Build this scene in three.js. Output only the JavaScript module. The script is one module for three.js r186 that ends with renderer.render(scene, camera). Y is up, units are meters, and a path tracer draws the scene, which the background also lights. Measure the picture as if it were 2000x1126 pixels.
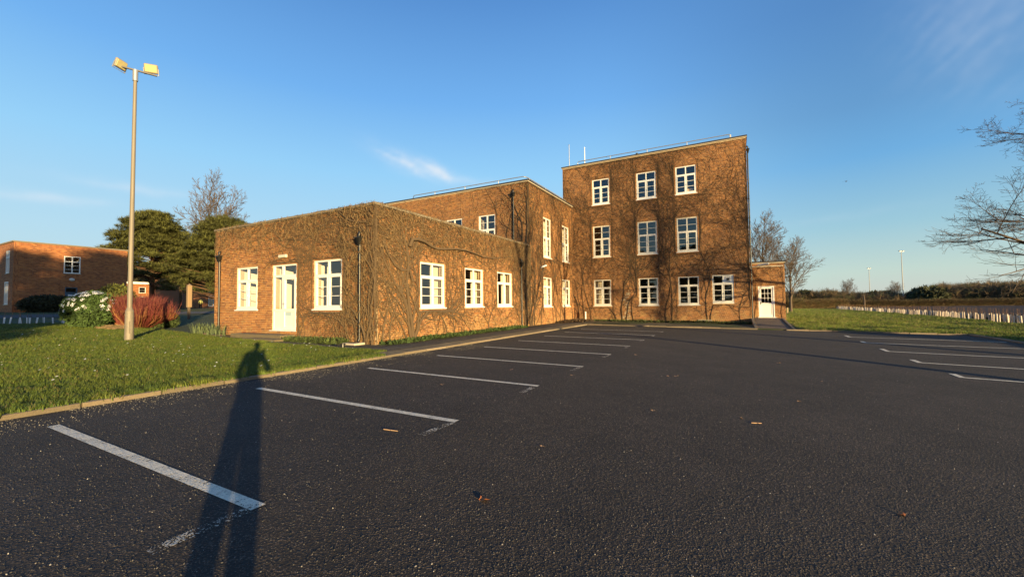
import * as THREE from 'three';
import { mergeGeometries } from 'three/addons/utils/BufferGeometryUtils.js';
import { MarchingCubes } from 'three/addons/objects/MarchingCubes.js';
import { RoundedBoxGeometry } from 'three/addons/geometries/RoundedBoxGeometry.js';

// ---------------------------------------------------------------- camera, sky, sun, exposure
const scene = new THREE.Scene();
const CAM = { f: 808.609, pitch: 0.0386503, roll: -0.0111057, psi: 0.4928205, h: 1.4739 };
const camera = new THREE.PerspectiveCamera(2 * Math.atan(563 / CAM.f) * 180 / Math.PI, 1024 / 576, 0.02, 6000);
camera.position.set(0, CAM.h, 0);
camera.rotation.order = 'YXZ';
camera.rotation.set(CAM.pitch, CAM.psi, CAM.roll);

const renderer = new THREE.WebGLRenderer({ antialias: true });
renderer.toneMapping = THREE.LinearToneMapping;
renderer.toneMappingExposure = 2.1;
renderer.shadowMap.enabled = true;
renderer.shadowMap.type = THREE.PCFSoftShadowMap;

const SUN_EL = 4.9 * Math.PI / 180;
const SUN = new THREE.Vector3(0.858 * Math.cos(SUN_EL), Math.sin(SUN_EL), 0.5135 * Math.cos(SUN_EL)).normalize();
const sun = new THREE.DirectionalLight(new THREE.Color().setRGB(1.0, 0.735, 0.355), 5.0);
sun.target.position.set(-10, 0, -15);
sun.position.copy(SUN).multiplyScalar(120).add(sun.target.position);
sun.castShadow = true;
sun.shadow.radius = 1;
sun.shadow.mapSize.set(4096, 4096);
Object.assign(sun.shadow.camera, { left: -70, right: 70, top: 40, bottom: -30, near: 1, far: 320 });
scene.add(sun, sun.target);

{ // clear winter sky: pale at the horizon, deep blue above, a warmer glow round the low sun, a few thin wisps
  const W = 1024, H = 512, data = new Float32Array(W * H * 4);
  const far = [[-90, .25, .26, .27], [-1, .58, .70, .70], [3, .55, .74, .78], [8, .47, .72, .87], [17, .315, .64, .945], [26, .175, .45, .875], [37, .10, .285, .655], [60, .062, .185, .48], [90, .045, .14, .41]];
  const side = [[-90, .25, .26, .27], [-1, .64, .69, .55], [3, .56, .70, .63], [8, .34, .59, .71], [15, .165, .43, .75], [20, .135, .34, .63], [30, .095, .255, .555], [60, .06, .175, .46], [90, .045, .14, .41]];
  const look = (t, e) => { let i = 1; while (i < t.length - 1 && e > t[i][0]) i++; const a = t[i - 1], b = t[i]; let k = Math.min(1, Math.max(0, (e - a[0]) / (b[0] - a[0]))); return [1, 2, 3].map(j => a[j] + (b[j] - a[j]) * k); };
  const sx = Math.hypot(SUN.x, SUN.z);
  const hash = (x, y) => { let n = Math.sin(x * 127.1 + y * 311.7) * 43758.5453; return n - Math.floor(n); };
  const vn = (x, y) => { const i = Math.floor(x), j = Math.floor(y), a = x - i, b = y - j, u = a * a * (3 - 2 * a), v = b * b * (3 - 2 * b); return (hash(i, j) * (1 - u) + hash(i + 1, j) * u) * (1 - v) + (hash(i, j + 1) * (1 - u) + hash(i + 1, j + 1) * u) * v; };
  const fbm = (x, y) => .5 * vn(x, y) + .25 * vn(2 * x + 7, 2 * y) + .15 * vn(4 * x, 4 * y + 3) + .1 * vn(8 * x, 8 * y);
  const az0 = (az, c) => { let d = az - c; while (d > 180) d -= 360; while (d < -180) d += 360; return d; };
  for (let j = 0; j < H; j++) for (let i = 0; i < W; i++) {
    const u = (i + .5) / W, v = (j + .5) / H, phi = (u - .5) * 2 * Math.PI, el = (v - .5) * Math.PI;
    const x = Math.cos(el) * Math.cos(phi), y = Math.sin(el), z = Math.cos(el) * Math.sin(phi), e = el * 180 / Math.PI;
    const ca = (x * SUN.x + z * SUN.z) / (Math.hypot(x, z) * sx + 1e-9), da = Math.acos(Math.max(-1, Math.min(1, ca))) * 180 / Math.PI;
    let k = Math.max(0, Math.min(1, (da - 106) / 34)); k = k * k * (3 - 2 * k);
    const A = look(far, e), B = look(side, e), c = A.map((q, n) => q * k + B[n] * (1 - k));
    const g = Math.acos(Math.max(-1, Math.min(1, x * SUN.x + y * SUN.y + z * SUN.z))) * 180 / Math.PI;
    const glow = y > -.02 ? Math.exp(-Math.pow(g / 24, 2)) : 0;
    c[0] += 1.1 * glow; c[1] += .72 * glow; c[2] += .35 * glow;
    // thin cirrus: azimuth from -Z, positive to the right
    const az = Math.atan2(x, -z) * 180 / Math.PI;
    let cl = 0;
    const wisp = (ca_, ce, la, le, tilt, s) => { const p = az0(az, ca_), q = e - ce, a = p * Math.cos(tilt) + q * Math.sin(tilt), b = -p * Math.sin(tilt) + q * Math.cos(tilt); const w = Math.exp(-(a * a) / (la * la) - (b * b) / (le * le)); if (w > .004) cl += s * w * Math.pow(fbm(a * .55 + 40, b * 2.6 + 9), 1.6) * 2.2; };
    wisp(-38.4, 17.9, 2.4, .7, -.42, .75); wisp(-42.5, 18.6, 4.2, 1.0, -.33, .5); wisp(-34.5, 16.8, 5, .6, -.1, .2);
    wisp(-77, 10.2, 4, .45, .03, .36); wisp(-71, 12.2, 5, .5, -.02, .25); wisp(21, 23, 4.2, 5.5, .6, .13); wisp(23, 27, 6, 2.6, -.4, .12); wisp(10, 9, 10, .5, .05, .05);
    cl = Math.min(.8, cl);
    const o = (j * W + i) * 4, E = 1 / 2.1; // radiance as photographed, divided by the exposure
    data[o] = E * (c[0] + (.80 - c[0]) * cl); data[o + 1] = E * (c[1] + (.86 - c[1]) * cl); data[o + 2] = E * (c[2] + (.93 - c[2]) * cl); data[o + 3] = 1;
  }
  const sky = new THREE.DataTexture(data, W, H, THREE.RGBAFormat, THREE.FloatType);
  sky.mapping = THREE.EquirectangularReflectionMapping; sky.magFilter = THREE.LinearFilter; sky.minFilter = THREE.LinearFilter; sky.needsUpdate = true;
  scene.background = sky; scene.environment = sky; scene.environmentIntensity = 1.0;
}

// ---------------------------------------------------------------- helpers
const rng = seed => () => { seed |= 0; seed = seed + 0x6D2B79F5 | 0; let t = Math.imul(seed ^ seed >>> 15, 1 | seed); t = t + Math.imul(t ^ t >>> 7, 61 | t) ^ t; return ((t ^ t >>> 14) >>> 0) / 4294967296; };
const V = (x, y, z) => new THREE.Vector3(x, y, z);
const lerp = (a, b, t) => a + (b - a) * t, clamp = (x, a, b) => Math.max(a, Math.min(b, x)), sstep = (a, b, x) => { const t = clamp((x - a) / (b - a), 0, 1); return t * t * (3 - 2 * t); };
const taken = new Map();
function numbered(name) { const n = taken.get(name) || 0; taken.set(name, n + 1); return n ? `${name}_${String(n).padStart(3, '0')}` : name; }
function tag(o, label, category, group, kind) { o.userData = {}; if (label) o.userData.label = label; if (category) o.userData.category = category; if (group) o.userData.group = group; if (kind) o.userData.kind = kind; return o; }
function shadows(o) { o.traverse(m => { if (m.isMesh) { m.castShadow = true; m.receiveShadow = true; } }); return o; }
function addTop(o, name, label, category, group, kind) { o.name = numbered(name); tag(o, label, category, group, kind); scene.add(o); return o; }
function thing(name, label, category, [x, y, z] = [0, 0, 0], turn = 0, group) { const o = new THREE.Group(); o.position.set(x, y, z); o.rotation.y = turn; return addTop(o, name, label, category, group); }
function part(parent, name, geo, mat, label, kind) { const m = new THREE.Mesh(geo, mat); m.name = name; if (label) m.userData.label = label; if (kind) m.userData.kind = kind; parent.add(m); return m; }
function inst(parent, name, geo, mat, list, kind = 'stuff') { // list of [Matrix4, Color?]
  const m = new THREE.InstancedMesh(geo, mat, list.length); m.name = name;
  list.forEach(([mx, c], i) => { m.setMatrixAt(i, mx); if (c) m.setColorAt(i, c); });
  if (kind) m.userData.kind = kind; if (parent) parent.add(m); return m;
}
class MB { // collects triangles into one geometry
  constructor() { this.p = []; this.i = []; this.u = []; }
  quad(a, b, c, d, uv) { const n = this.p.length / 3; for (const q of [a, b, c, d]) this.p.push(q[0], q[1], q[2]); this.u.push(...(uv || [0, 0, 1, 0, 1, 1, 0, 1])); this.i.push(n, n + 1, n + 2, n, n + 2, n + 3); return this; }
  tri(a, b, c) { const n = this.p.length / 3; for (const q of [a, b, c]) this.p.push(q[0], q[1], q[2]); this.u.push(0, 0, 1, 0, .5, 1); this.i.push(n, n + 1, n + 2); return this; }
  box(x0, x1, y0, y1, z0, z1) {
    const w = x1 - x0, h = y1 - y0, d = z1 - z0, q = (a, b, c, e, s, t) => this.quad(a, b, c, e, [0, 0, s, 0, s, t, 0, t]);
    q([x0, y0, z1], [x1, y0, z1], [x1, y1, z1], [x0, y1, z1], w, h); q([x1, y0, z0], [x0, y0, z0], [x0, y1, z0], [x1, y1, z0], w, h);
    q([x1, y0, z1], [x1, y0, z0], [x1, y1, z0], [x1, y1, z1], d, h); q([x0, y0, z0], [x0, y0, z1], [x0, y1, z1], [x0, y1, z0], d, h);
    q([x0, y1, z1], [x1, y1, z1], [x1, y1, z0], [x0, y1, z0], w, d); q([x0, y0, z0], [x1, y0, z0], [x1, y0, z1], [x0, y0, z1], w, d); return this;
  }
  tube(pts, rad, sides = 5, cap = true) { // pts: arrays, rad: number or array
    const n0 = this.p.length / 3, N = pts.length; let ux = 0, uy = 0, uz = 0, L = 0;
    for (let k = 0; k < N; k++) {
      const a = pts[Math.max(0, k - 1)], b = pts[Math.min(N - 1, k + 1)]; let tx = b[0] - a[0], ty = b[1] - a[1], tz = b[2] - a[2]; const l = Math.hypot(tx, ty, tz) || 1; tx /= l; ty /= l; tz /= l;
      if (k === 0) { if (Math.abs(ty) < .9) { ux = -tz; uy = 0; uz = tx; } else { ux = 1; uy = 0; uz = 0; } }
      let d = ux * tx + uy * ty + uz * tz; ux -= d * tx; uy -= d * ty; uz -= d * tz; const ul = Math.hypot(ux, uy, uz) || 1; ux /= ul; uy /= ul; uz /= ul;
      const vx = ty * uz - tz * uy, vy = tz * ux - tx * uz, vz = tx * uy - ty * ux, r = Array.isArray(rad) ? rad[k] : rad;
      if (k) L += Math.hypot(pts[k][0] - pts[k - 1][0], pts[k][1] - pts[k - 1][1], pts[k][2] - pts[k - 1][2]);
      for (let s = 0; s < sides; s++) { const t = s / sides * Math.PI * 2, c = Math.cos(t) * r, q = Math.sin(t) * r; this.p.push(pts[k][0] + ux * c + vx * q, pts[k][1] + uy * c + vy * q, pts[k][2] + uz * c + vz * q); this.u.push(s / sides, L); }
    }
    for (let k = 0; k < N - 1; k++) for (let s = 0; s < sides; s++) { const a = n0 + k * sides + s, b = n0 + k * sides + (s + 1) % sides; this.i.push(a, b, b + sides, a, b + sides, a + sides); }
    if (cap) { for (let s = 1; s < sides - 1; s++) { this.i.push(n0, n0 + s + 1, n0 + s); const e = n0 + (N - 1) * sides; this.i.push(e, e + s, e + s + 1); } }
    return this;
  }
  geo() { const g = new THREE.BufferGeometry(); g.setAttribute('position', new THREE.Float32BufferAttribute(this.p, 3)); g.setAttribute('uv', new THREE.Float32BufferAttribute(this.u, 2)); g.setIndex(this.i); g.computeVertexNormals(); return g; }
}
const boxG = (x0, x1, y0, y1, z0, z1) => new MB().box(x0, x1, y0, y1, z0, z1).geo();
function cyl(r0, r1, h, n = 16, y = 0) { const g = new THREE.CylinderGeometry(r1, r0, h, n); g.translate(0, y + h / 2, 0); return g; }
const at = (g, x, y, z, ry = 0) => { if (ry) g.rotateY(ry); g.translate(x, y, z); return g; };

// ground height; the car park falls gently away from the building, the left lawn climbs to the far buildings
function gy(X, Z) {
  const x = clamp(X, -200, 20), z = clamp(Z, -60, 40);
  let y = -0.01287 * x - 0.00221 * z;
  if (x < -20) y += 0.0145 * (-20 - x);
  y -= 0.15 * clamp((X + 3) / 7, 0, 1.3) * clamp((Z + 22) / 11, 0, 1.6) * sstep(20, 9, X) * sstep(40, 10, Z);
  const rd = (x0, x1, z0, z1) => Math.hypot(Math.max(x0 - X, X - x1, 0), Math.max(z0 - Z, Z - z1, 0));
  y -= .09 * sstep(2.1, .3, Math.min(rd(-21.15, -10.9, -30.3, -10.34), rd(-11, .93, -42, -30.3)));
  if (y > 1.05) y = 1.05 + (1 - Math.exp(-(y - 1.05) * 2.2)) * .34;
  return y;
}
// a pixel of the photograph gives a direction; the distance comes from the ground or wall it touches
function ray(px, py) {
  const xr = (px - 1000) / CAM.f, yr = -(py - 563) / CAM.f, cr = Math.cos(CAM.roll), sr = Math.sin(CAM.roll), cp = Math.cos(CAM.pitch), sp = Math.sin(CAM.pitch), cs = Math.cos(CAM.psi), ss = Math.sin(CAM.psi);
  const rt = xr * cr - yr * sr, yy = xr * sr + yr * cr, fw = cp - yy * sp, up = sp + yy * cp;
  return [-(fw * ss - rt * cs), up, -(fw * cs + rt * ss)];
}
function onGround(px, py) { const d = ray(px, py); let t = 1; for (let k = 0; k < 60; k++) { const X = d[0] * t, Z = d[2] * t; if (CAM.h + d[1] * t < gy(X, Z)) break; t *= 1.12; } let a = t / 1.12, b = t; for (let k = 0; k < 30; k++) { const m = (a + b) / 2; if (CAM.h + d[1] * m < gy(d[0] * m, d[2] * m)) b = m; else a = m; } return V(d[0] * a, gy(d[0] * a, d[2] * a), d[2] * a); }
function atDist(px, dist, py = 600) { const d = ray(px, py), l = Math.hypot(d[0], d[2]); const X = d[0] / l * dist, Z = d[2] / l * dist; return V(X, gy(X, Z), Z); }
const heightAt = (P, px, py) => { const d = ray(px, py), t = Math.hypot(P.x, P.z) / Math.hypot(d[0], d[2]); return CAM.h + d[1] * t; };

// ---------------------------------------------------------------- materials
function noiseTile(n, per, r) { // periodic value noise sampler
  const g = new Float32Array(per * per); for (let i = 0; i < g.length; i++) g[i] = r();
  return (u, v) => { const x = u * per, y = v * per, i = Math.floor(x), j = Math.floor(y), a = x - i, b = y - j, s = a * a * (3 - 2 * a), t = b * b * (3 - 2 * b), G = (p, q) => g[((q % per + per) % per) * per + (p % per + per) % per]; return (G(i, j) * (1 - s) + G(i + 1, j) * s) * (1 - t) + (G(i, j + 1) * (1 - s) + G(i + 1, j + 1) * s) * t; };
}
function tex(n, fn, srgb = true) { const d = new Uint8Array(n * n * 4); for (let j = 0; j < n; j++) for (let i = 0; i < n; i++) { const c = fn((i + .5) / n, (j + .5) / n, i, j), o = (j * n + i) * 4; d[o] = clamp(c[0] * 255, 0, 255); d[o + 1] = clamp(c[1] * 255, 0, 255); d[o + 2] = clamp(c[2] * 255, 0, 255); d[o + 3] = c.length > 3 ? clamp(c[3] * 255, 0, 255) : 255; } const t = new THREE.DataTexture(d, n, n, THREE.RGBAFormat); t.wrapS = t.wrapT = THREE.RepeatWrapping; t.magFilter = THREE.LinearFilter; t.minFilter = THREE.LinearMipmapLinearFilter; t.generateMipmaps = true; if (srgb) t.colorSpace = THREE.SRGBColorSpace; t.needsUpdate = true; return t; }
const rep = (t, a, b = a) => { const c = t.clone(); c.repeat.set(a, b); c.needsUpdate = true; return c; };
const sr = x => x <= .0031308 ? 12.92 * x : 1.055 * Math.pow(x, 1 / 2.4) - .055;
const lin = (r, g, b) => new THREE.Color().setRGB(r, g, b);
const std = (r, g, b, rough = .85, o = {}) => new THREE.MeshStandardMaterial({ color: lin(r, g, b), roughness: rough, metalness: 0, side: THREE.DoubleSide, ...o });

const rA = rng(11), nA = noiseTile(0, 64, rA), nB = noiseTile(0, 23, rA), nC = noiseTile(0, 9, rA), nD = noiseTile(0, 5, rA), nE = noiseTile(0, 160, rA);
const grainTex = tex(512, (u, v) => { const g = .80 + .2 * (.5 * nA(u, v) + .3 * nB(u, v) + .2 * nE(u, v)) ; return [g, g, g]; });           // generic fine mottling
const grainBump = tex(512, (u, v) => { const g = .5 * nE(u, v) + .3 * nA(u, v) + .2 * nB(u, v); return [g, g, g]; }, false);
// asphalt: dark binder with lighter chippings
const AN = 1024, chips = new Float32Array(AN * AN), chipH = new Float32Array(AN * AN), chipT = new Float32Array(AN * AN);
{ const r = rng(5); for (let k = 0; k < 52000; k++) { const cx = r() * AN, cy = r() * AN, ra = .8 + r() * 1.5, rb = .7 + r() * 1.1, th = r() * 3.14, b = r() < .06 ? .5 + r() * .5 : r() < .42 ? .2 + r() * .38 : r() * .12, h = .35 + r() * .65, t = r(), c = Math.cos(th), s = Math.sin(th); for (let j = -3; j <= 3; j++) for (let i = -3; i <= 3; i++) { const x = (i * c + j * s) / ra, y = (-i * s + j * c) / rb; if (x * x + y * y < 1) { const o = ((Math.floor(cy) + j + AN) % AN) * AN + (Math.floor(cx) + i + AN) % AN; chips[o] = b; chipH[o] = h; chipT[o] = t; } } } }
const asphaltTex = tex(AN, (u, v, i, j) => { const o = j * AN + i, m = .5 * nC(u, v) + .5 * nB(u, v), b = .020 + .014 * m + .20 * chips[o]; const w = chipT[o]; return [sr(b * (1.06 + .12 * w)), sr(b * (1 + .02 * w)), sr(b * (.95 - .05 * w))]; });
const asphaltBump = tex(AN, (u, v, i, j) => { const o = j * AN + i, h = .25 * nE(u, v) + .75 * chipH[o]; return [h, h, h]; }, false);
const M = {
  asphalt: new THREE.MeshStandardMaterial({ map: asphaltTex, bumpMap: asphaltBump, bumpScale: .010, roughness: .95, vertexColors: true, color: lin(.97, .81, .67), side: THREE.DoubleSide }),
  mortar: std(.62, .47, .285, .95, { map: grainTex, bumpMap: grainBump, bumpScale: .004 }),
  brickBase: std(1, 1, 1, .9, { map: grainTex, bumpMap: grainBump, bumpScale: .004 }),
  backBrick: std(.22, .10, .05, .95),
  upvc: std(.78, .78, .74, .35), oldPaint: std(.74, .73, .68, .5, { map: grainTex }),
  glass: new THREE.MeshPhysicalMaterial({ color: 0xffffff, roughness: .015, metalness: 0, transmission: 1, thickness: 0, ior: 1.9, side: THREE.DoubleSide }),
  plaster: std(.72, .66, .54, .9), roomWall: std(.30, .27, .22, .9), floorBoard: std(.12, .09, .06, .8), ceiling: std(.6, .58, .52, .9),
  curtain: std(.62, .55, .42, .95), blind: std(.55, .5, .42, .9),
  blackIron: std(.018, .018, .018, .35), galv: std(.42, .42, .41, .42, { metalness: .55 }), steelPaint: std(.5, .49, .45, .5),
  bitumen: std(.035, .034, .036, .8), coping: std(.27, .23, .17, .95, { map: grainTex, bumpMap: grainBump, bumpScale: .01 }), stoneEdge: std(.48, .42, .32, .9),
  concrete: std(.36, .31, .24, .95, { map: grainTex, bumpMap: grainBump, bumpScale: .006 }),
  white: std(.8, .8, .78, .5), mossConcrete: std(.22, .175, .10, .95, { map: grainTex, bumpMap: grainBump, bumpScale: .012 }),
  kerb: [[.31, .24, .155], [.27, .21, .135], [.35, .275, .18], [.23, .185, .12]].map(c => std(...c, .95, { map: grainTex, bumpMap: grainBump, bumpScale: .008 })),
  vine: std(.105, .07, .038, .95), vineDark: std(.075, .05, .028, .95), twig: std(.27, .18, .085, .95),
  bark: std(.12, .088, .062, .95), 
  pineBark: std(.16, .085, .05, .95),
  lineWhite: std(.62, .60, .55, .8),
};
// ---------------------------------------------------------------- ground
const XK = -8.11, ZK = -24.80, XR = 8.8, ZN = 14;      // edges of the car park
const inLot = (X, Z) => X > XK && X < XR && Z > ZK && Z < ZN;
const UP = .05;                                          // lawns stand this much above the asphalt
const nL1 = noiseTile(0, 41, rng(3)), nL3 = noiseTile(0, 90, rng(8));
function lawnBump(x, z) { if (Math.max(Math.abs(x), Math.abs(z)) > 75) return 0; const k = x > XK ? 2.6 : 1; return k * (.05 * (nL1(x / 60, z / 60) - .5) + .02 * (nL3(x / 60, z / 60) - .5)) * sstep(0, 1.5, Math.max(XK - x, x - XR, ZK - z, z - ZN)); }
const lawnY = (X, Z) => gy(X, Z) + UP + lawnBump(X, Z);
{
  const axis = (fine, a, b, extra, lo, hi) => { const s = new Set(extra); for (let x = a; x <= b + 1e-6; x += fine) s.add(+x.toFixed(3)); for (let x = a, st = fine; x > lo;) { st *= 1.25; x -= st; s.add(Math.max(x, lo)); } for (let x = b, st = fine; x < hi;) { st *= 1.25; x += st; s.add(Math.min(x, hi)); } return [...s].sort((p, q) => p - q); };
  const xs = axis(.6, -72, 22, [XK - .04, XK + .04, XR - .04, XR + .04], -4000, 4000), zs = axis(.6, -48, 26, [ZK - .04, ZK + .04, ZN - .04, ZN + .04], -4000, 4000);
  const p = [], u = [], c = [], idx = [], n1 = noiseTile(0, 41, rng(3)), n2 = noiseTile(0, 17, rng(4)), n3 = noiseTile(0, 90, rng(8));
  for (const z of zs) for (const x of xs) {
        const y = inLot(x, z) ? gy(x, z) - .2 : lawnY(x, z);
    p.push(x, y, z); u.push(x / 2, z / 2);
    const k = .5 * n2(x / 40, z / 40) + .5 * n1(x / 25, z / 25), m = .75 + .5 * n3(x / 30, z / 30);
    c.push(lerp(.045, .080, k) * m, lerp(.082, .092, k) * m, lerp(.014, .017, k) * m);
  }
  const w = xs.length; for (let j = 0; j < zs.length - 1; j++) for (let i = 0; i < w - 1; i++) { const a = j * w + i; idx.push(a, a + w, a + w + 1, a, a + w + 1, a + 1); }
  const g = new THREE.BufferGeometry(); g.setAttribute('position', new THREE.Float32BufferAttribute(p, 3)); g.setAttribute('uv', new THREE.Float32BufferAttribute(u, 2)); g.setAttribute('color', new THREE.Float32BufferAttribute(c, 3)); g.setIndex(idx); g.computeVertexNormals();
  const lawnTex = tex(512, (q, r) => { const t = .55 + .45 * (.5 * nE(q, r) + .3 * nA(q, r) + .2 * nB(q, r)); return [t, t, t * .95]; });
  addTop(new THREE.Mesh(g, new THREE.MeshStandardMaterial({ map: lawnTex, bumpMap: grainBump, bumpScale: .04, vertexColors: true, roughness: .95, side: THREE.DoubleSide })), 'ground', 'green grass lawn spreading to the fields and horizon', 'ground', null, 'structure');
}
// a sheet that follows the ground; polygon given as x range by z range
function sheet(x0, x1, z0, z1, lift, step, colour) {
  const nx = Math.max(1, Math.round((x1 - x0) / step)), nz = Math.max(1, Math.round((z1 - z0) / step)), p = [], u = [], c = [], idx = [];
  for (let j = 0; j <= nz; j++) for (let i = 0; i <= nx; i++) { const x = lerp(x0, x1, i / nx), z = lerp(z0, z1, j / nz); p.push(x, gy(x, z) + (typeof lift === 'function' ? lift(x, z) : lift), z); u.push(x, z); if (colour) c.push(...colour(x, z)); }
  for (let j = 0; j < nz; j++) for (let i = 0; i < nx; i++) { const a = j * (nx + 1) + i; idx.push(a, a + nx + 1, a + nx + 2, a, a + nx + 2, a + 1); }
  const g = new THREE.BufferGeometry(); g.setAttribute('position', new THREE.Float32BufferAttribute(p, 3)); g.setAttribute('uv', new THREE.Float32BufferAttribute(u, 2)); if (colour) g.setAttribute('color', new THREE.Float32BufferAttribute(c, 3)); g.setIndex(idx); g.computeVertexNormals(); return g;
}
{
  const a = noiseTile(0, 37, rng(21)), b = noiseTile(0, 61, rng(22)), d = noiseTile(0, 130, rng(23));
  const g = sheet(XK - .02, XR + .02, ZK - .02, ZN, 0, .25, (x, z) => {
    const m = .82 + .3 * a(x / 50, z / 50) + .22 * (b(x / 28, z / 28) - .5) + .12 * (d(x / 30, z / 30) - .5);
    return [m, m, m];
  });
  const uv = g.attributes.uv; for (let i = 0; i < uv.count; i++) uv.setXY(i, uv.getX(i) / 3.1, uv.getY(i) / 3.1);
  addTop(new THREE.Mesh(g, M.asphalt), 'car_park', 'dark asphalt car park with speckled chippings', 'car park', null, 'structure');
}
{ // loose and standing-out chippings near the photographer, too many to count
  const r = rng(77), list = [], g = new THREE.IcosahedronGeometry(1, 0), c = new THREE.Color(), mx = new THREE.Matrix4(), q = new THREE.Quaternion(), e = new THREE.Euler();
  for (let k = 0; k < 52000; k++) {
    const dist = 1.3 + 13 * Math.pow(r(), 1.25), an = CAM.psi + (r() - .5) * 2.0, x = -Math.sin(an) * dist, z = -Math.cos(an) * dist; if (x < XK + .1 || x > XR) continue;
    const s = .0016 + .0032 * Math.pow(r(), 2); e.set(r() * 6, r() * 6, r() * 6); q.setFromEuler(e); mx.compose(V(x, gy(x, z) + s * .25, z), q, V(s * (1 + r()), s * .8, s)); const t = r() < .03 ? .2 + .2 * r() : .03 + .12 * r() * r(); c.setRGB(t * 1.08, t, t * .9); list.push([mx.clone(), c.clone()]);
  }
  for (let k = 0; k < 6500; k++) { // grit swept against the edging
    const z = lerp(3, -12, r()), x = XK + .1 + .9 * Math.pow(r(), 2.2); if (nB(z / 9, x / 9) < .42) continue; const s = .002 + .0045 * Math.pow(r(), 2); e.set(r() * 6, r() * 6, r() * 6); q.setFromEuler(e); mx.compose(V(x, gy(x, z) + s * .4, z), q, V(s * (1 + r()), s * .8, s)); const t = .08 + .22 * r(); c.setRGB(t * 1.05, t * .96, t * .8); list.push([mx.clone(), c.clone()]);
  }
  addTop(inst(null, 'x', g, std(1, 1, 1, .8), list), 'chippings', 'pale stone chippings standing out of the dark asphalt', 'chippings', null, 'stuff');
}
// edging stones round the car park
{
  const r = rng(31);
  const run = (label, pts) => { const k = addTop(new THREE.Group(), 'kerb', label, 'kerb', null, 'structure'); for (const [x0, x1, z0, z1] of pts) { const cx = (x0 + x1) / 2, cz = (z0 + z1) / 2, w = x1 - x0, d = z1 - z0, g = new RoundedBoxGeometry(w - .012, .26, d - .012, 1, .016); const m = part(k, 'kerb_stone', g, M.kerb[Math.floor(r() * 4)]); m.position.set(cx + (r() - .5) * .012, gy(cx, cz) - .068 + (r() - .5) * .014, cz); m.rotation.set((r() - .5) * .012, (r() - .5) * .014, (r() - .5) * .03); } return k; };
  const A = []; for (let z = 6; z > ZK; z -= .92) A.push([XK - .07, XK + .07, Math.max(z - .92, ZK), z]); run('tan concrete edging beside the lawn and creeper covered wing', A);
  const B = []; for (let x = XK + .07; x < 1.0; x += .92) B.push([x, Math.min(x + .92, 1.0), ZK - .07, ZK + .07]); run('pale concrete edging along the foot of the tall block', B);
  const C = []; for (let x = 2.25; x < XR + .07; x += .92) C.push([x, Math.min(x + .92, XR + .07), ZK - .07, ZK + .07]); for (let z = ZK - .07 + .14; z < 6; z += .92) C.push([XR - .07, XR + .07, z, z + .92]); run('low edging between the asphalt and the grass beside the field', C);
}
// gravel verge, worn path and planting bed between the edging and the walls
const nV = noiseTile(0, 53, rng(61)), nW = noiseTile(0, 140, rng(62));
const mott = (r, g, b, amt) => (x, z) => { const m = 1 - amt + amt * 2 * (.5 * nV(x / 20, z / 20) + .5 * nW(x / 20, z / 20)); return [r * m, g * m, b * m]; };
const soilM = new THREE.MeshStandardMaterial({ map: rep(grainTex, 1.3), bumpMap: rep(grainBump, 1.3), bumpScale: .05, vertexColors: true, roughness: .95, side: THREE.DoubleSide });
addTop(new THREE.Mesh(sheet(-8.72, XK - .06, ZK, -7.6, UP + .012, .12, mott(.36, .28, .16, .5)), soilM), 'gravel_verge', 'tan gritty verge beside the edging stones', 'verge', null, 'structure');
addTop(new THREE.Mesh(sheet(-10.15, -8.72, -30.2, -8.75, UP + .016, .14, mott(.15, .128, .10, .45)), soilM), 'path', 'narrow dark path along the creeper covered side wall', 'path', null, 'structure');
addTop(new THREE.Mesh(sheet(-14.6, -10.152, -9.45, -8.75, UP + .017, .14, mott(.17, .145, .11, .45)), soilM), 'path', 'short gravelly path across the lawn below the door wall', 'path', null, 'structure');
addTop(new THREE.Mesh(sheet(-10.95, -10.15, -30.3, -9.46, UP + .02, .14, mott(.12, .095, .06, .5)), soilM), 'planting_bed', 'brown soil bed at the foot of the side wall', 'bed', null, 'structure');
addTop(new THREE.Mesh(sheet(-21.6, -10.95, -10.4, -9.46, UP + .022, .14, mott(.15, .125, .07, .5)), soilM), 'planting_bed', 'brown soil bed at the foot of the door wall', 'bed', null, 'structure');
addTop(new THREE.Mesh(sheet(-8.72, .98, -30.4, ZK - .05, UP + .014, .2, mott(.17, .135, .075, .55)), soilM), 'planting_bed', 'weedy tan soil strip in front of the tall block', 'bed', null, 'structure');
// ploughed field beyond the young hedge
{
  const g = sheet(17.2, 330, -135, 160, (x, z) => UP + .05 + .14 * Math.sin(x * 2.6 + .4 * Math.sin(z * .2)) * (x < 60 ? 1 : 0), 1.5, mott(.095, .05, .026, .45));
  addTop(new THREE.Mesh(g, soilM), 'field', 'bare brown ploughed field behind the row of tree guards', 'field', null, 'structure');
}
// road and path across the far lawn
addTop(new THREE.Mesh(sheet(-47.5, -41.5, -62, 40, UP + .03, 1, mott(.10, .10, .105, .2)), soilM), 'road', 'grey service road crossing the far lawn', 'road', null, 'structure');
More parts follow.
